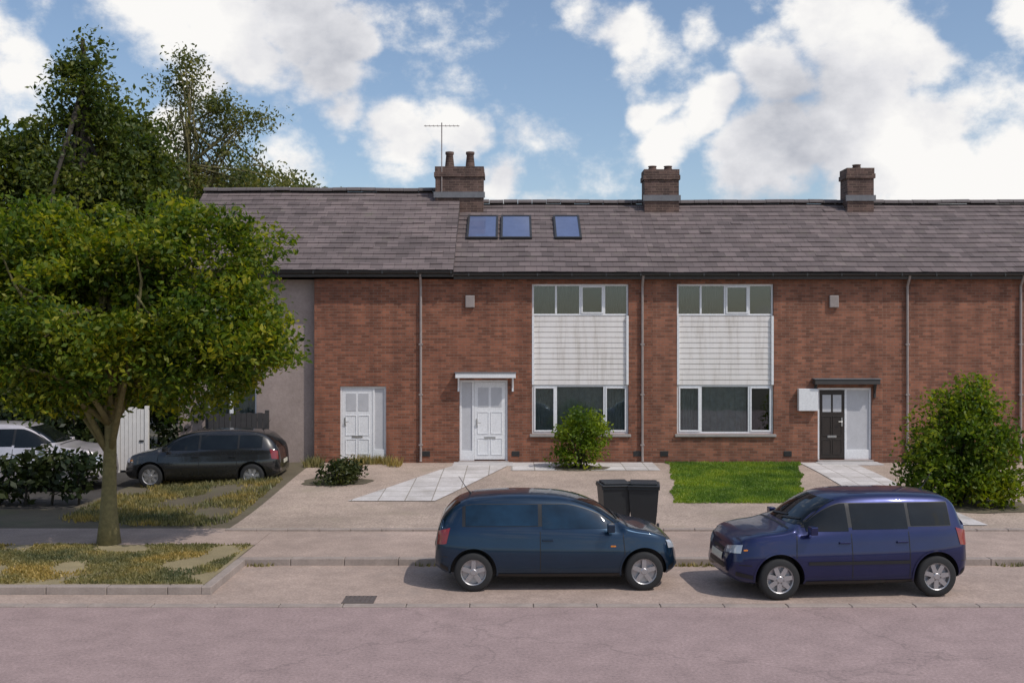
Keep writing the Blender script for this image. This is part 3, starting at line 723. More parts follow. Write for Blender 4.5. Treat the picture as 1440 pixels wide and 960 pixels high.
# house C
xc0, xc1 = hx(918), 10.35
C = thing('terraced_house', 'red brick house with dark front door and the green lawn before it', 'house', (xc0, D, FL))
wC = (hx(952), hx(1088), hz(610), hz(399)); dC = (hx(1150), hx(1226), .45, hz(545))
mb = MB(); wall_holes(mb, xc0, xc1, 0, ZT, [wC, dC], D, D + .3); rear(xc0, xc1)
mb.build('wall', M['brick_b'], C)
window(C, wC[0], wC[1], wC[2], zc0 - .002, D, [wC[0] + w3, wC[0] + 3 * w3], (0, 2), (0, 1))
cladding(C, wC[0] + .036, wC[1] - .036, zc0, zc1, D)
window(C, wC[0], wC[1], zc1 + .002, wC[3], D, [wC[0] + w3, wC[0] + 2 * w3, wC[0] + 3 * w3], (2,), (0, 1), sill=False)
door(C, *dC, D, (dC[0] + .02, hx(1190)), (hx(1190), dC[1] - .02), lm='door_dark', handle_left=False)
canopy(C, dC[0] - .15, dC[1] + .15, D, dC[3] + .10, .26)
interior(C, xc0 + .01, xc1 - .01, .40, 2.9, ZT - .05)
roof(C, xc0 + .001, xc1 - .001, YE, ZE, YR, ZR)
chimney(C, X(1188, 32), X(1225, 32), 32.1, 7.5, Zp(238, 32), (X(1206, 32),), pk=.35)
alarm(C, hx(1172), hz(424))
mb = MB(); mb.box(hx(1121), hx(1148) , D - .17, D - .002, hz(577), hz(546)); mb.build('meter_box', M['upvc'], C, bevel=.01)
mb = MB(); mb.box(dC[0] - .1, dC[1] + .1, D - .7, D - .102, .05, .41); mb.build('doorstep', M['concrete'], C, bevel=.015)
# house D
xd0, xd1 = 10.35, 18.5
H4 = thing('terraced_house', 'right end red brick house behind the tall bush, white grey downpipe on its wall', 'house', (xd0, D, FL))
H4['label'] = 'right end red brick house standing behind the tall rounded bush'
wD = (15.3, 18.0, wB[2], wB[3])
mb = MB(); wall_holes(mb, xd0, xd1, 0, ZT, [wD], D, D + .3); rear(xd0, xd1)
mb.build('wall', M['brick_b'], H4)
mb = MB(); mb.box(xd1 - .3, xd1, D + .302, 36.1, 0, ZT); mb.build('gable_wall', M['brick_b'], H4)
window(H4, wD[0], wD[1], wD[2], zc0 - .002, D, [wD[0] + w3, wD[0] + 3 * w3], (0, 2), (0, 2)); cladding(H4, wD[0] + .036, wD[1] - .036, zc0, zc1, D)
window(H4, wD[0], wD[1], zc1 + .002, wD[3], D, [wD[0] + w3, wD[0] + 2 * w3, wD[0] + 3 * w3], (2,), (0, 1), sill=False)
interior(H4, xd0 + .01, xd1 - .01, .40, 2.9, ZT - .05)
roof(H4, xd0 + .001, xd1 + .3, YE, ZE, YR, ZR, verge_r=True)
downpipe(H4, hx(1275), D, .35, 5.62); downpipe(H4, hx(1434), D, .35, 5.62)

for P_, x_ in ((A, -2.4), (B, .1), (B, 3.5), (C, 4.25), (C, 7.7), (H4, 11.2)): air_brick(P_, x_, .62)
for P_, (a, b) in zip((A, B, C, H4), RW):
    mb = MB(); mb.box(a, b, 36.1, 36.4, 0, ZT); mb.build('rear_wall', M['brick'], P_)
# ------------------------------------------------------------------ fence, gate, bins
t = thing('timber_fence', 'dark stained timber fence between the hedge and the left house', 'fence', (X(332, 28.2), 28.2, .1))
x0, x1 = X(290, 28.2), X(374, 28.2); mb = MB(); x = x0 + .06
while x < x1 - .05: mb.box(x, x + .14, 28.2, 28.222 + random.uniform(0, .008), .14, 1.78 + random.uniform(-.012, .012)); x += .15
mb.build('boards', M['timber'], t)
for z in (.4, 1.0, 1.55):
    mb = MB(); mb.box(x0 + .06, x1 - .06, 28.235, 28.28, z, z + .08); mb.build('rail', M['timber'], t)
for x in (x0, (x0 + x1) / 2, x1):
    mb = MB(); mb.box(x - .05, x + .05, 28.284, 28.38, .0, 1.85); mb.build('post', M['timber'], t)
gx = X(186, 28.6)
t = thing('garden_gate', 'white painted wooden garden gate between the two dark hedges', 'gate', (gx, 28.6, .1))
mb = MB()
for i in range(6): mb.box(gx - .33 + i * .112, gx - .33 + i * .112 + .10, 28.6, 28.625, .16, 1.84 + .08 * math.sin(math.pi * (i + .5) / 6))
mb.build('boards', M['white_wood'], t)
for z in (.4, 1.5):
    mb = MB(); mb.box(gx - .33, gx + .33, 28.628, 28.67, z, z + .1); mb.build('rail', M['white_wood'], t)
for s in (-1, 1):
    mb = MB(); mb.box(gx + s * .40 - .05, gx + s * .40 + .05, 28.58, 28.68, 0, 1.95); mb.build('post', M['white_wood'], t)
mb = MB(); mb.box(gx + .2, gx + .32, 28.58, 28.598, .95, 1.0); mb.build('latch', M['gutter'], t)

def wheelie_bin(label, x, y, rz, group):
    z = gz(x, y) + .01
    t = thing('wheelie_bin', label, 'bin', (x, y, z), group); t['_local'] = 1; t.rotation_euler.z = rz
    mb = MB()
    def ring(z_, a, b): return [(-a, -b, z_), (a, -b, z_), (a, b, z_), (-a, b, z_)]
    rs = [ring(.03, .20, .22), ring(.5, .245, .27), ring(.9, .275, .31), ring(.905, .295, .33), ring(.95, .295, .33)]
    for i in range(4):
        for k in range(4): mb.face([rs[i][k], rs[i][(k + 1) % 4], rs[i + 1][(k + 1) % 4], rs[i + 1][k]])
    mb.face(rs[0]); mb.face(rs[-1]); mb.build('body', M['bin'], t, bevel=.02)
    mb = MB(); mb.box(-.30, .30, -.36, .30, .955, .985); mb.box(-.25, .25, -.28, .24, .986, 1.02); mb.build('lid', M['bin'], t, bevel=.02)
    mb = MB(); mb.tube([(-.24, .40, .93), (.24, .40, .93)], .018, 8); mb.box(-.25, -.21, .335, .40, .90, .95); mb.box(.21, .25, .335, .40, .90, .95); mb.build('handle', M['bin'], t)
    for s in (-1, 1):
        mb = MB(); mb.lathe([(.03, -.02), (.09, -.025), (.10, -.01), (.10, .01), (.09, .025), (.03, .02)], 20); mb.v = [(s * .27 + yv, .27 + xv, .10 + zv) for xv, yv, zv in mb.v]
        mb.build('wheel', M['tyre'], t, smooth=True)
    return t
wheelie_bin('black wheelie bin left of its twin, behind the dark blue car', X(864, 19.15), 19.15, .10, 'wheelie bins on the pavement')
wheelie_bin('black wheelie bin right of its twin, nearest the lawn edge', X(905, 19.1), 19.1, -.12, 'wheelie bins on the pavement')

# ------------------------------------------------------------------ cars
def smooth_interp(xk, yk, x):
    xk = np.array(xk); yk = np.array(yk); m = np.gradient(yk, xk)
    i = np.clip(np.searchsorted(xk, x) - 1, 0, len(xk) - 2); h = xk[i + 1] - xk[i]; t = (x - xk[i]) / h
    for q in range(len(xk) - 1):      # limit slopes to avoid overshoot
        dl = (yk[q + 1] - yk[q]) / (xk[q + 1] - xk[q])
        for e in (q, q + 1):
            if abs(m[e]) > 2.2 * abs(dl): m[e] = math.copysign(2.2 * abs(dl), m[e]) if dl else 0
    return (2*t**3-3*t**2+1)*yk[i] + (t**3-2*t**2+t)*h*m[i] + (-2*t**3+3*t**2)*yk[i+1] + (t**3-t**2)*h*m[i+1]
def car(name, label, loc, rz, pm, L=3.7, H=1.45, W=1.66, wb=2.45, fo=.66, wr=.30, kind='hatch', doors=3, trim=False, glass='carglass'):
    root = thing(name, label, 'car', loc); root['_local'] = 1; root.rotation_euler.z = rz
    h = L / 2; q = H / 1.46
    if kind == 'hatch':
        xt = [-1, -.985, -.95, -.88, -.77, -.6, -.3, .0, .2, .36, .52, .62, .78, .90, .965, 1]
        zt = [.60, .86, 1.06, 1.24, 1.38, 1.44, 1.46, 1.44, 1.37, 1.25, 1.05, .97, .90, .81, .70, .50]
    else:
        xt = [-1, -.985, -.95, -.90, -.82, -.6, -.3, .0, .15, .30, .44, .55, .75, .90, .965, 1]
        zt = [.62, .90, 1.14, 1.34, 1.42, 1.45, 1.46, 1.44, 1.38, 1.24, 1.06, .98, .92, .83, .72, .52]
    n = 76; xs = np.concatenate([np.linspace(-1, -.9, 14), np.linspace(-.9, .88, n - 28)[1:], np.linspace(.88, 1, 15)[1:]])
    ZTp = smooth_interp(xt, zt, xs) * q
    Wp = smooth_interp([-1, -.96, -.88, -.6, 0, .5, .75, .88, .96, 1], [.60, .70, .77, .82, .83, .825, .80, .74, .63, .50], xs) * (W / 1.66)
    ZBp = smooth_interp([-1, -.9, -.6, 0, .6, .9, 1], [.34, .25, .20, .19, .19, .22, .30], xs)
    SHp = smooth_interp([-1, -.9, -.6, 0, .5, 1], [.95, .96, .93, .90, .88, .8], xs) * q
    WRp = smooth_interp([-1, -.85, -.6, -.2, .15, .45, .6, .8, 1], [.52, .545, .56, .57, .56, .59, .66, .62, .40], xs) * (W / 1.66)
    rings = []
    for i in range(len(xs)):
        w, zb, top = Wp[i], ZBp[i], ZTp[i]; sh = min(SHp[i], top - .05 - .04 * (1 if abs(xs[i]) > .9 else 0)); wr_ = min(WRp[i], w - .07)
        if top - sh < .16: 
            wr_ = w - .07 - .1 * max(0, (top - sh - .05))
        mid = zb + (sh - zb) * .48
        k = [(0, zb), (w * .6, zb), (w - .07, zb + .01), (w - .018, zb + .07), (w, zb + .38 * (sh - zb)), (w - .004, zb + .66 * (sh - zb)), (w - .022, zb + .71 * (sh - zb)), (w - .048, sh - .005),
             (w - .068 + (wr_ - w + .068) * .10, sh + (top - sh) * .12), (wr_ + .022 * min(1, (top - sh) / .3), top - min(.075, (top - sh) * .45)), (wr_ - .05, top - min(.022, (top - sh) * .2)), (wr_ * .55, top - .002), (0, top + .012 * min(1, (top - sh) / .3))]
        rings.append(k)
    nv = len(rings[0]); mb = MB(); full = []
    for i, k in enumerate(rings):
        half = k; loop = [(y, z) for y, z in half] + [(-y, z) for y, z in half[-2:0:-1]]
        full.append(len(mb.v)); mb.v += [(xs[i] * h, y, z) for y, z in loop]
    m = 2 * nv - 2
    for i in range(len(xs) - 1):
        for k in range(m): mb.f.append((full[i] + k, full[i] + (k + 1) % m, full[i + 1] + (k + 1) % m, full[i + 1] + k)); mb.mi.append(0)
    mb.f.append(tuple(full[0] + k for k in range(m))[::-1]); mb.mi.append(0); mb.f.append(tuple(full[-1] + k for k in range(m))); mb.mi.append(0)
    body = mb.build('body', [pm, M['black']], root, smooth=True)
    sd = body.modifiers.new('s', 'SUBSURF'); sd.levels = 1; sd.render_levels = 1
    fx = h - fo; rx = fx - wb; ra = wr + .055
    cutters = []
    for cx in (fx, rx):
        for s in (-1, 1):
            cb = MB(); cb.mi = []; cb.lathe([(.001, 0), (ra, 0), (ra, .5), (.001, .5)], 48, mi=1)
            cb.v = [(x + cx, s * .52 + (y if s > 0 else -y), z + wr + .01) for x, y, z in cb.v]
            c = cb.build('cut', [pm, M['black']]); c.parent = root; c.matrix_parent_inverse = Matrix(); cutters.append(c)
            b = body.modifiers.new('b', 'BOOLEAN'); b.object = c; b.operation = 'DIFFERENCE'; b.solver = 'EXACT'
    for c in cutters: 
        bm = bmesh.new(); bm.from_mesh(c.data); bmesh.ops.remove_doubles(bm, verts=bm.verts, dist=.003); bmesh.ops.recalc_face_normals(bm, faces=bm.faces); bm.to_mesh(c.data); bm.free()
    dg = bpy.context.evaluated_depsgraph_get(); dg.update()
    nm = bpy.data.meshes.new_from_object(body.evaluated_get(dg)); nm.name = 'body'
    body.modifiers.clear(); body.data = nm
    for c in cutters: bpy.data.objects.remove(c)
    bm = bmesh.new(); bm.from_mesh(nm); tree_ = BVHTree.FromBMesh(bm); bm.free()
    nm.polygons.foreach_set('use_smooth', [True] * len(nm.polygons))
    try: nm.set_sharp_from_angle(angle=R(38))
    except Exception: pass
    def hit(mode, a, b):
        if mode in ('L', 'R'):
            s = 1 if mode == 'L' else -1; o_, d_ = Vector((a, s * 3, b)), Vector((0, -s, 0))
        elif mode == 'F': o_, d_ = Vector((5, a, b)), Vector((-1, 0, 0))
        elif mode == 'B': o_, d_ = Vector((-5, a, b)), Vector((1, 0, 0))
        else: o_, d_ = Vector((a, b, 5)), Vector((0, 0, -1))
        return tree_.ray_cast(o_, d_)
    def patch(mb, mode, lo, up, off, nu=14, nw=8):
        def lerp_poly(P_, t):
            P_ = [np.array(p, float) for p in P_]; sl = [np.linalg.norm(P_[i + 1] - P_[i]) for i in range(len(P_) - 1)]; tot = sum(sl) or 1; t *= tot
            for i, l_ in enumerate(sl):
                if t <= l_ + 1e-9: return P_[i] + (P_[i + 1] - P_[i]) * (t / l_ if l_ else 0)
                t -= l_
            return P_[-1]
        g = []
        for j in range(nw + 1):
            for i in range(nu + 1):
                p = lerp_poly(lo, i / nu) * (1 - j / nw) + lerp_poly(up, i / nu) * (j / nw)
                lc, no, _, _ = hit(mode, p[0], p[1])
                g.append((lc + no * off) if lc is not None else None)
        b = len(mb.v); mb.v += [tuple(p) if p is not None else (0, 0, .5) for p in g]
        for j in range(nw):
            for i in range(nu):
                q = (j * (nu + 1) + i, j * (nu + 1) + i + 1, (j + 1) * (nu + 1) + i + 1, (j + 1) * (nu + 1) + i)
                if all(g[k] is not None for k in q) and max((g[q[0]] - g[q[2]]).length, (g[q[1]] - g[q[3]]).length) < .5: mb.f.append(tuple(b + k for k in q)); mb.mi.append(0)
    def ribbon(mb, mode, pts, w, off):
        for a, b in zip(pts[:-1], pts[1:]):
            a, b = np.array(a), np.array(b); t = b - a; nn = np.array([-t[1], t[0]]) / (np.linalg.norm(t) + 1e-9) * w / 2
            patch(mb, mode, [a - nn, b - nn], [a + nn, b + nn], off, max(2, int(np.linalg.norm(t) / .05)), 1)
    topz = lambda x: float(np.interp(x, xs * h, ZTp)); shz = lambda x: float(np.interp(x, xs * h, SHp))
    # side glass
    ws_base = next(x for x in np.linspace(0, h, 300) if topz(x) < 1.02 * q)     # foot of windscreen
    rr = -.80 * h if kind == 'hatch' else -.86 * h
    bp = -.14 * h if doors == 3 else .02 * h
    def side_poly(xa, xb, n_=9):
        lo = [(xa + (xb - xa) * i / n_, shz(xa) + .045) for i in range(n_ + 1)]
        up = []
        for i in range(n_ + 1):
            x = xa + (xb - xa) * i / n_; up.append((x, max(shz(x) + .05, min(topz(x) - .085, 1.335 * q))))
        return lo, up
    segs = [(bp + .03, ws_base - .20)]
    if doors == 3: segs.append((rr + .10, bp - .03))
    else: segs += [(-.46 * h, bp - .03), (rr + .06, -.46 * h - .05)]
    for mode in ('L', 'R'):
        mbt = MB(); patch(mbt, mode, *side_poly(rr + .05, ws_base - .15, 20), .003, 40, 8); mbt.build('window_trim', M['black'], root, True)
        for (a, b) in segs:
            mbw = MB(); lo, up = side_poly(a, b)
            lo = [(x, z + .012) for x, z in lo]; up = [(x, max(z - .012, lo[0][1] + .008)) for x, z in up]
            patch(mbw, mode, lo, up, .0065, 18, 8); mbw.build('side_window', M[glass], root, True)
        mbs = MB(); dz0 = .26
        dend = ws_base - .02
        cuts = [bp, dend] + ([-.46 * h] if doors == 5 else [])
        for x in cuts: ribbon(mbs, mode, [(x, dz0), (x, .6), (x + (.0 if x != dend else -.02), shz(x) + .02)], .013, .0025)
        ribbon(mbs, mode, [(min(cuts), dz0), (max(cuts), dz0)], .013, .0025)
        ribbon(mbs, mode, [(fx + ra + .05, .50), (h * .93, .50)], .013, .0025); ribbon(mbs, mode, [(rx - ra - .04, .52), (-h * .95, .52)], .013, .0025)
        mbs.build('panel_gap', M['black'], root)
        mbm = MB(); patch(mbm, mode, [(rx + ra + .02, .22), (fx - ra - .02, .22)], [(rx + ra + .02, .275), (fx - ra - .02, .275)], .008, 16, 2); mbm.build('sill_trim', M['black'], root, True)
        for (a_, b_) in ((fx + ra + .035, h * .95), (-h * .95, rx - ra - .035)):
            mbm = MB(); patch(mbm, mode, [(a_, .30), (b_, .34)] if a_ > 0 else [(a_, .36), (b_, .30)], [(a_, .36), (b_, .40)] if a_ > 0 else [(a_, .42), (b_, .36)], .006, 10, 2); mbm.build('bumper_trim', M['black'], root, True)
        if trim:
            mbr = MB(); ribbon(mbr, mode, [(rx + ra + .06, .53), (fx - ra - .06, .53)], .05, .012); mbr.build('rubbing_strip', M['black'], root)
        s = 1 if mode == 'L' else -1
        for x in ([bp + .11] + ([-.46 * h + .11] if doors == 5 else [])):
            lc, no, _, _ = hit(mode, x, .80 * q); mbh = MB(); mbh.box(lc.x - .085, lc.x + .085, lc.y + s * .002, lc.y + s * .032, lc.z - .014, lc.z + .014); mbh.build('door_handle', pm, root, bevel=.008)
        mx = ws_base - .24; lc, no, _, _ = hit(mode, mx, shz(mx) + .02)
        mbm = MB(); mbm.box(mx - .02, mx + .02, lc.y - s * .01, lc.y + s * .08, lc.z + .03, lc.z + .06); mbm.box(mx - .05, mx + .06, lc.y + s * .06, lc.y + s * .20, lc.z + .03, lc.z + .15)
        mbm.build('door_mirror', pm, root, bevel=.025)
        # lamps
        yy = float(np.interp(.93, xs, Wp))
        mbl = MB(); zl = .68 * q
        patch(mbl, 'F', [(s * yy * .52, zl - .06), (s * yy * .98, zl - .03)], [(s * yy * .52, zl + .035), (s * yy * .98, zl + .09)], .007, 10, 6); mbl.build('headlight', M['headlamp'], root, True)
        mbl = MB(); patch(mbl, mode, [(-h * .975, .72 * q), (-h * .90, .74 * q)], [(-h * .965, .93 * q), (-h * .87, .98 * q)], .007, 6, 8); mbl.build('tail_light', M['taillamp'], root, True)
    for cx in (fx, rx):
        for mode in ('L', 'R'):
            ml = MB(); rl = ra + .016
            ribbon(ml, mode, [(cx + rl * math.cos(w_), wr + .01 + rl * math.sin(w_)) for w_ in [R(-8 + 196 * q_ / 22) for q_ in range(23)]], .026, .009); ml.build('arch_lip', pm, root, True)
    for s in (-1, 1):
        ml = MB(); lc, no, _, _ = hit('L' if s > 0 else 'R', fx + ra + .12 if fx + ra + .12 < h * .9 else fx - ra - .12, .70 * q)
        if lc is not None: ml.box(lc.x - .04, lc.x + .04, lc.y - s * .004, lc.y + s * .010, lc.z - .012, lc.z + .012); ml.build('side_indicator', M['amber'], root, bevel=.004)
    lc, no, _, _ = hit('T', rr + .18, 0.0)
    ml = MB(); ml.tube([(lc.x, 0, lc.z - .01), (lc.x - .06, 0, lc.z + .05), (lc.x - .20, 0, lc.z + .26)], [.018, .007, .004], 8); ml.build('aerial', M['black'], root)
    # screens
    wy = .56 * W / 1.66
    z0, z1 = topz(ws_base) + .015, 1.37 * q
    mbw = MB(); patch(mbw, 'F', [(-wy - .06, z0), (wy + .06, z0)], [(-wy + .05, z1), (wy - .05, z1)], .004, 20, 12); mbw.build('windscreen', M['carglass'], root, True)
    mbw = MB(); patch(mbw, 'B', [(-wy + .02, 1.0 * q), (wy - .02, 1.0 * q)], [(-wy + .09, 1.34 * q), (wy - .09, 1.34 * q)], .004, 16, 10); mbw.build('rear_window', M['carglass'], root, True)
    for (a_, b_) in ((-.42, .10), (.06, .5)):
        ml = MB(); ribbon(ml, 'F', [(a_ * W / 1.66, z0 + .03), (b_ * W / 1.66, z0 + .07)], .022, .014); ml.build('wiper', M['black'], root)
    # grille, plates, bonnet gap
    mbg = MB(); patch(mbg, 'F', [(-.36, .40), (.36, .40)], [(-.36, .47), (.36, .47)], .006, 14, 2); patch(mbg, 'F', [(-.24, .63), (.24, .63)], [(-.24, .68), (.24, .68)], .006, 10, 2); mbg.build('grille', M['black'], root, True)
    mbg = MB(); patch(mbg, 'F', [(-.26, .50), (.26, .50)], [(-.26, .60), (.26, .60)], .014, 8, 2); mbg.build('number_plate', M['plate'], root)
    mbg = MB(); patch(mbg, 'B', [(-.26, .56), (.26, .56)], [(-.26, .66), (.26, .66)], .014, 8, 2); mbg.build('number_plate', M['plate'], root)
    mbg = MB()
    for s in (-1, 1): ribbon(mbg, 'T', [(ws_base + .06, s * .66 * W / 1.66), (h * .80, s * .56 * W / 1.66), (h * .9, s * .45)], .013, .0025)
    ribbon(mbg, 'T', [(ws_base + .04, -.62), (ws_base + .04, .62)], .03, .0035); mbg.build('bonnet_gap', M['black'], root)
    # wheels
    for cx in (fx, rx):
        for s in (-1, 1):
            wy_ = s * (W / 2 - .115)
            w = thing('wheel', '', '', (cx, wy_, wr)); del w['label']; del w['category']; w.parent = root; w['_local'] = 1
            mbt = MB(); r = wr; mbt.lathe([(r * .64, -.085), (r * .90, -.095), (r * .98, -.075), (r, -.05), (r, .05), (r * .98, .075), (r * .90, .095), (r * .64, .085)], 40); mbt.build('tyre', M['tyre'], w, True)
            mbr = MB(); o_ = s * .085
            mbr.lathe([(r * .66, s * .088), (r * .62, s * .08), (r * .58, s * .02), (r * .2, s * .01), (.001, s * .01)], 40)
            mbr.lathe([(.055, s * .01), (.055, s * .075), (.04, s * .085), (.001, s * .085)], 20)
            for k in range(5 if doors == 3 else 7):
                a = 2 * math.pi * k / (5 if doors == 3 else 7) + .3; ca, sa = math.cos(a), math.sin(a); ww = .03
                P4 = [(.04, -ww * 1.2), (r * .61, -ww), (r * .61, ww), (.04, ww * 1.2)]
                f1 = [(u * ca - v * sa, s * .078, u * sa + v * ca) for u, v in P4]; f0 = [(x, s * .02, z) for x, y, z in f1]
                mbr.face(f1)
                for i in range(4): mbr.face([f1[i], f1[(i + 1) % 4], f0[(i + 1) % 4], f0[i]])
            mbr.build('rim', M['rim'], w)
    return root
navy = paint('deep_blue_paint', (.013, .019, .082), .7, .34); teal = paint('dark_teal_paint', (.009, .031, .064), .7, .32)
silver = paint('silver_paint', (.62, .57, .58), .4, .3); blackp = paint('black_paint', (.012, .012, .013), 0, .25)
cy = 15.28 + .83
car('parked_car', 'dark teal blue small hatchback facing right, parked left of the navy one', (X(782, cy - .7), cy, .012), R(1.5), teal, L=3.70, H=1.40, W=1.62, wb=2.56, fo=.55, wr=.29, kind='hatch', doors=3, glass='sky_tint_glass')
cy = 14.78 + .9
car('parked_car', 'navy blue five door hatchback facing left, parked in front of the bush', (X(1192, cy - .7), cy, .012), R(180 + 5), navy, L=3.62, H=1.49, W=1.66, wb=2.36, fo=.70, wr=.30, kind='mpv', doors=5, trim=True)
car('parked_car', 'silver car at the left edge, half hidden by a low dark hedge', (X(18, 25), 25.6, .10), R(4), silver, L=4.3, H=1.66, W=1.78, wb=2.6, fo=.80, wr=.34, kind='mpv', doors=5)
car('parked_car', 'black car parked in the shade before the dark timber fence', (X(292, 26.2), 26.3, .10), R(182), blackp, L=3.9, H=1.43, W=1.7, wb=2.5, fo=.72, kind='hatch', doors=5)

mb = MB(); gx2 = -2.2
for i in range(7): mb.box(gx2 - .21 + i * .062, gx2 - .21 + i * .062 + .036, 14.66, 15.0, .0, .022)
mb.box(gx2 - .24, gx2 + .22, 14.63, 14.659, .0, .023); mb.box(gx2 - .24, gx2 + .22, 15.001, 15.03, .0, .023); mb.box(gx2 - .24, gx2 + .22, 14.63, 15.03, -.02, .0155)
tag(mb.build('drain_grate', worn('cast_iron', (.13, .105, .095), .6, .3, 14, .5)), 'iron drain grate set in the parking strip beside the road edge', 'drain')
# small ground details

#mb = MB(); mb.lathe([(.001, 0), (.30, 0), (.31, -.004), (.33, -.006)], 32, 'z'); mb.v = [(x - 2.4, y + 12.2, z + .010) for x, y, z in mb.v]
#tag(mb.build('manhole_cover', worn('cast_iron', (.10, .085, .08), .6, .3, 14, .6)), 'round iron manhole cover set in the pink road', 'manhole cover')

for o in list(bpy.data.objects):
    if '_local' in o: del o['_local']

# ------------------------------------------------------------------ sky, sun, camera
w = bpy.data.worlds.new('World'); S.world = w; w.use_nodes = True; nt = w.node_tree
def wn(t, **k):
    x = nt.nodes.new(t)
    for a, b in k.items(): setattr(x, a, b)
    return x
L_ = nt.links.new
SUN_AZ, SUN_EL = R(126), R(53)     # azimuth clockwise from +Y
sky = wn('ShaderNodeTexSky'); sky.sky_type = 'NISHITA'; sky.sun_disc = False; sky.sun_elevation = SUN_EL; sky.sun_rotation = SUN_AZ
sky.air_density = 1.0; sky.dust_density = 1.3; sky.ozone_density = 1.2
tc = wn('ShaderNodeTexCoord'); dirv = tc.outputs['Generated']
def wm(op, a, b=0.0, c=None):
    x = wn('ShaderNodeMath', operation=op)
    for i, v in enumerate((a, b) if c is None else (a, b, c)):
        if hasattr(v, 'links'): L_(v, x.inputs[i])
        else: x.inputs[i].default_value = v
    return x.outputs[0]
def wnoise(sc, det, vec, rough=.6):
    x = wn('ShaderNodeTexNoise'); x.inputs['Scale'].default_value = sc; x.inputs['Detail'].default_value = det; x.inputs['Roughness'].default_value = rough
    L_(vec, x.inputs['Vector']); return x
def wv(op, a, b):
    x = wn('ShaderNodeVectorMath', operation=op)
    for i, v in enumerate((a, b)):
        if hasattr(v, 'links'): L_(v, x.inputs[i])
        else: x.inputs[i].default_value = v
    return x
stre = wv('MULTIPLY', dirv, (1, 1, 1.35)).outputs[0]
wp = wnoise(5, 4, stre); off = wv('SUBTRACT', wp.outputs['Color'], (.5, .5, .5)).outputs[0]
warp = wv('ADD', dirv, wv('MULTIPLY', off, (.13, .13, .10)).outputs[0]).outputs[0]
blobs = [(180, -10, 105, 1), (290, 30, 110, 1), (400, 20, 120, 1), (480, 50, 68, 1), (495, 155, 62, 1), (20, 130, 75, .8), (265, 125, 60, .9), (240, 195, 60, .8), (560, 185, 80, .85), (640, 188, 60, .6),
         (700, 255, 60, .8), (420, 230, 80, .7), (540, 250, 60, .6), (735, 190, 60, .34), (800, 178, 50, .34), (465, 95, 80, .9), (210, 55, 80, .8), (340, 70, 80, .9), (905, 150, 50, .9), (985, 150, 60, 1), (930, 200, 70, .9), (900, 60, 65, .4), (840, 10, 70, .35), (1000, 50, 60, .45),
         (1090, 120, 95, 1), (1200, 30, 95, 1), (1220, 120, 130, 1), (1300, 100, 75, 1), (1080, 220, 120, 1), (1200, 220, 140, 1), (1310, 220, 140, 1), (1430, 230, 120, 1), (1440, 20, 65, .9), (1520, 100, 80, .8),
         (-120, 60, 160, .8), (1650, 200, 160, .9)]
acc = None
for (px, py, r, k) in blobs:
    v = Vector(((px - 720) / F, 1, (HZ - py) / F)).normalized()
    dd = wv('DISTANCE', warp, tuple(v)).outputs['Value']
    f = wm('MULTIPLY', wm('SUBTRACT', 1.0, wm('DIVIDE', dd, r / F * .80)), k)
    acc = f if acc is None else wm('SMOOTH_MAX', acc, f, .12)
fbm = wnoise(13, 9, stre, .62).outputs['Fac']
back = wnoise(2.6, 8, stre, .6).outputs['Fac']     # other clouds round the rest of the sky
sepw = wn('ShaderNodeSeparateXYZ'); L_(dirv, sepw.inputs[0])
behind = wm('MULTIPLY', wm('SUBTRACT', back, .54), wm('LESS_THAN', sepw.outputs[1], .55))
acc = wm('MAXIMUM', acc, wm('MULTIPLY', behind, 3.0))
dens = wn('ShaderNodeMapRange', interpolation_type='SMOOTHSTEP'); L_(wm('ADD', acc, wm('MULTIPLY', wm('SUBTRACT', fbm, .5), 1.5)), dens.inputs[0])
dens.inputs[1].default_value = .02; dens.inputs[2].default_value = .44
shade = wnoise(7, 7, wv('ADD', stre, (.035, -.02, .05)).outputs[0], .58).outputs['Fac']
grey = Vector(((1100 - 720) / F, 1, (HZ - 225) / F)).normalized()
gb = wm('MAXIMUM', wm('SUBTRACT', 1.0, wm('DIVIDE', wv('DISTANCE', warp, tuple(grey)).outputs['Value'], .10)), 0.0)
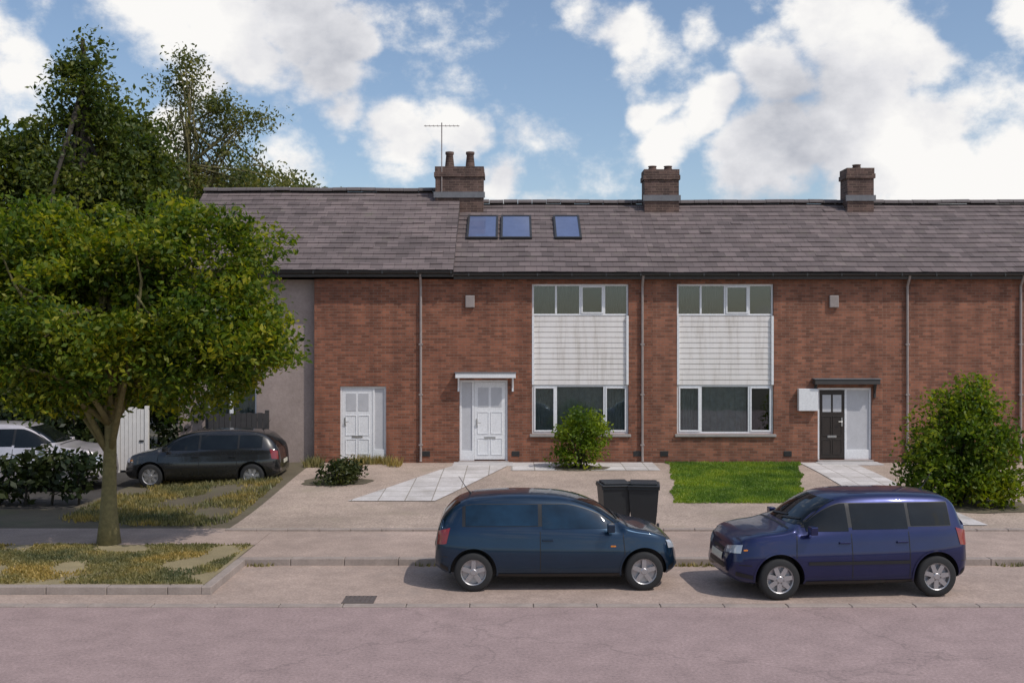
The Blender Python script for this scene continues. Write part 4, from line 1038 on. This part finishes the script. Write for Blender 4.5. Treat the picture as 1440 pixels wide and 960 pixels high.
grey2 = Vector(((430 - 720) / F, 1, (HZ - 60) / F)).normalized()
gb2 = wm('MULTIPLY', wm('MAXIMUM', wm('SUBTRACT', 1.0, wm('DIVIDE', wv('DISTANCE', warp, tuple(grey2)).outputs['Value'], .10)), 0.0), .45)
sv = wm('SUBTRACT', wm('ADD', shade, wm('MULTIPLY', wm('SUBTRACT', fbm, .5), .25)), wm('MULTIPLY', wm('ADD', gb, gb2), .45))
cr = wn('ShaderNodeValToRGB'); L_(sv, cr.inputs[0]); e = cr.color_ramp.elements
CL = 7.2
e[0].position = .12; e[0].color = (.50 , .52, .58, 1); e[1].position = .50; e[1].color = (1.0, .985, .965, 1)
x = e.new(.33); x.color = (.80, .80, .83, 1)
cl = wn('ShaderNodeMix', data_type='RGBA', blend_type='MULTIPLY'); cl.inputs[0].default_value = 1; L_(cr.outputs[0], cl.inputs[6]); cl.inputs[7].default_value = (CL, CL, CL, 1)
mx = wn('ShaderNodeMix', data_type='RGBA'); L_(dens.outputs[0], mx.inputs[0]); L_(sky.outputs[0], mx.inputs[6]); L_(cl.outputs[2], mx.inputs[7])
bgd = nt.nodes['Background']; L_(mx.outputs[2], bgd.inputs[0]); bgd.inputs[1].default_value = .13
su = bpy.data.lights.new('sun', 'SUN'); su.energy = 2.3; su.angle = .009; su.color = (1, .95, .88)
so = bpy.data.objects.new('sun', su); COL.objects.link(so)
sdir = Vector((math.sin(SUN_AZ) * math.cos(SUN_EL), math.cos(SUN_AZ) * math.cos(SUN_EL), math.sin(SUN_EL)))
so.rotation_euler = sdir.to_track_quat('Z', 'Y').to_euler(); so.location = (20, -10, 30)
c = bpy.data.cameras.new('camera'); c.sensor_width = 36; c.lens = 36; c.clip_end = 4000
co = bpy.data.objects.new('camera', c); co.location = (0, 0, EYE); co.rotation_euler = (math.pi / 2, 0, 0); COL.objects.link(co); S.camera = co
vs = S.view_settings; vs.view_transform = 'Standard'; vs.look = 'None'; vs.exposure = 0.05; vs.gamma = 1
S.cycles.max_bounces = 8; S.cycles.transparent_max_bounces = 16
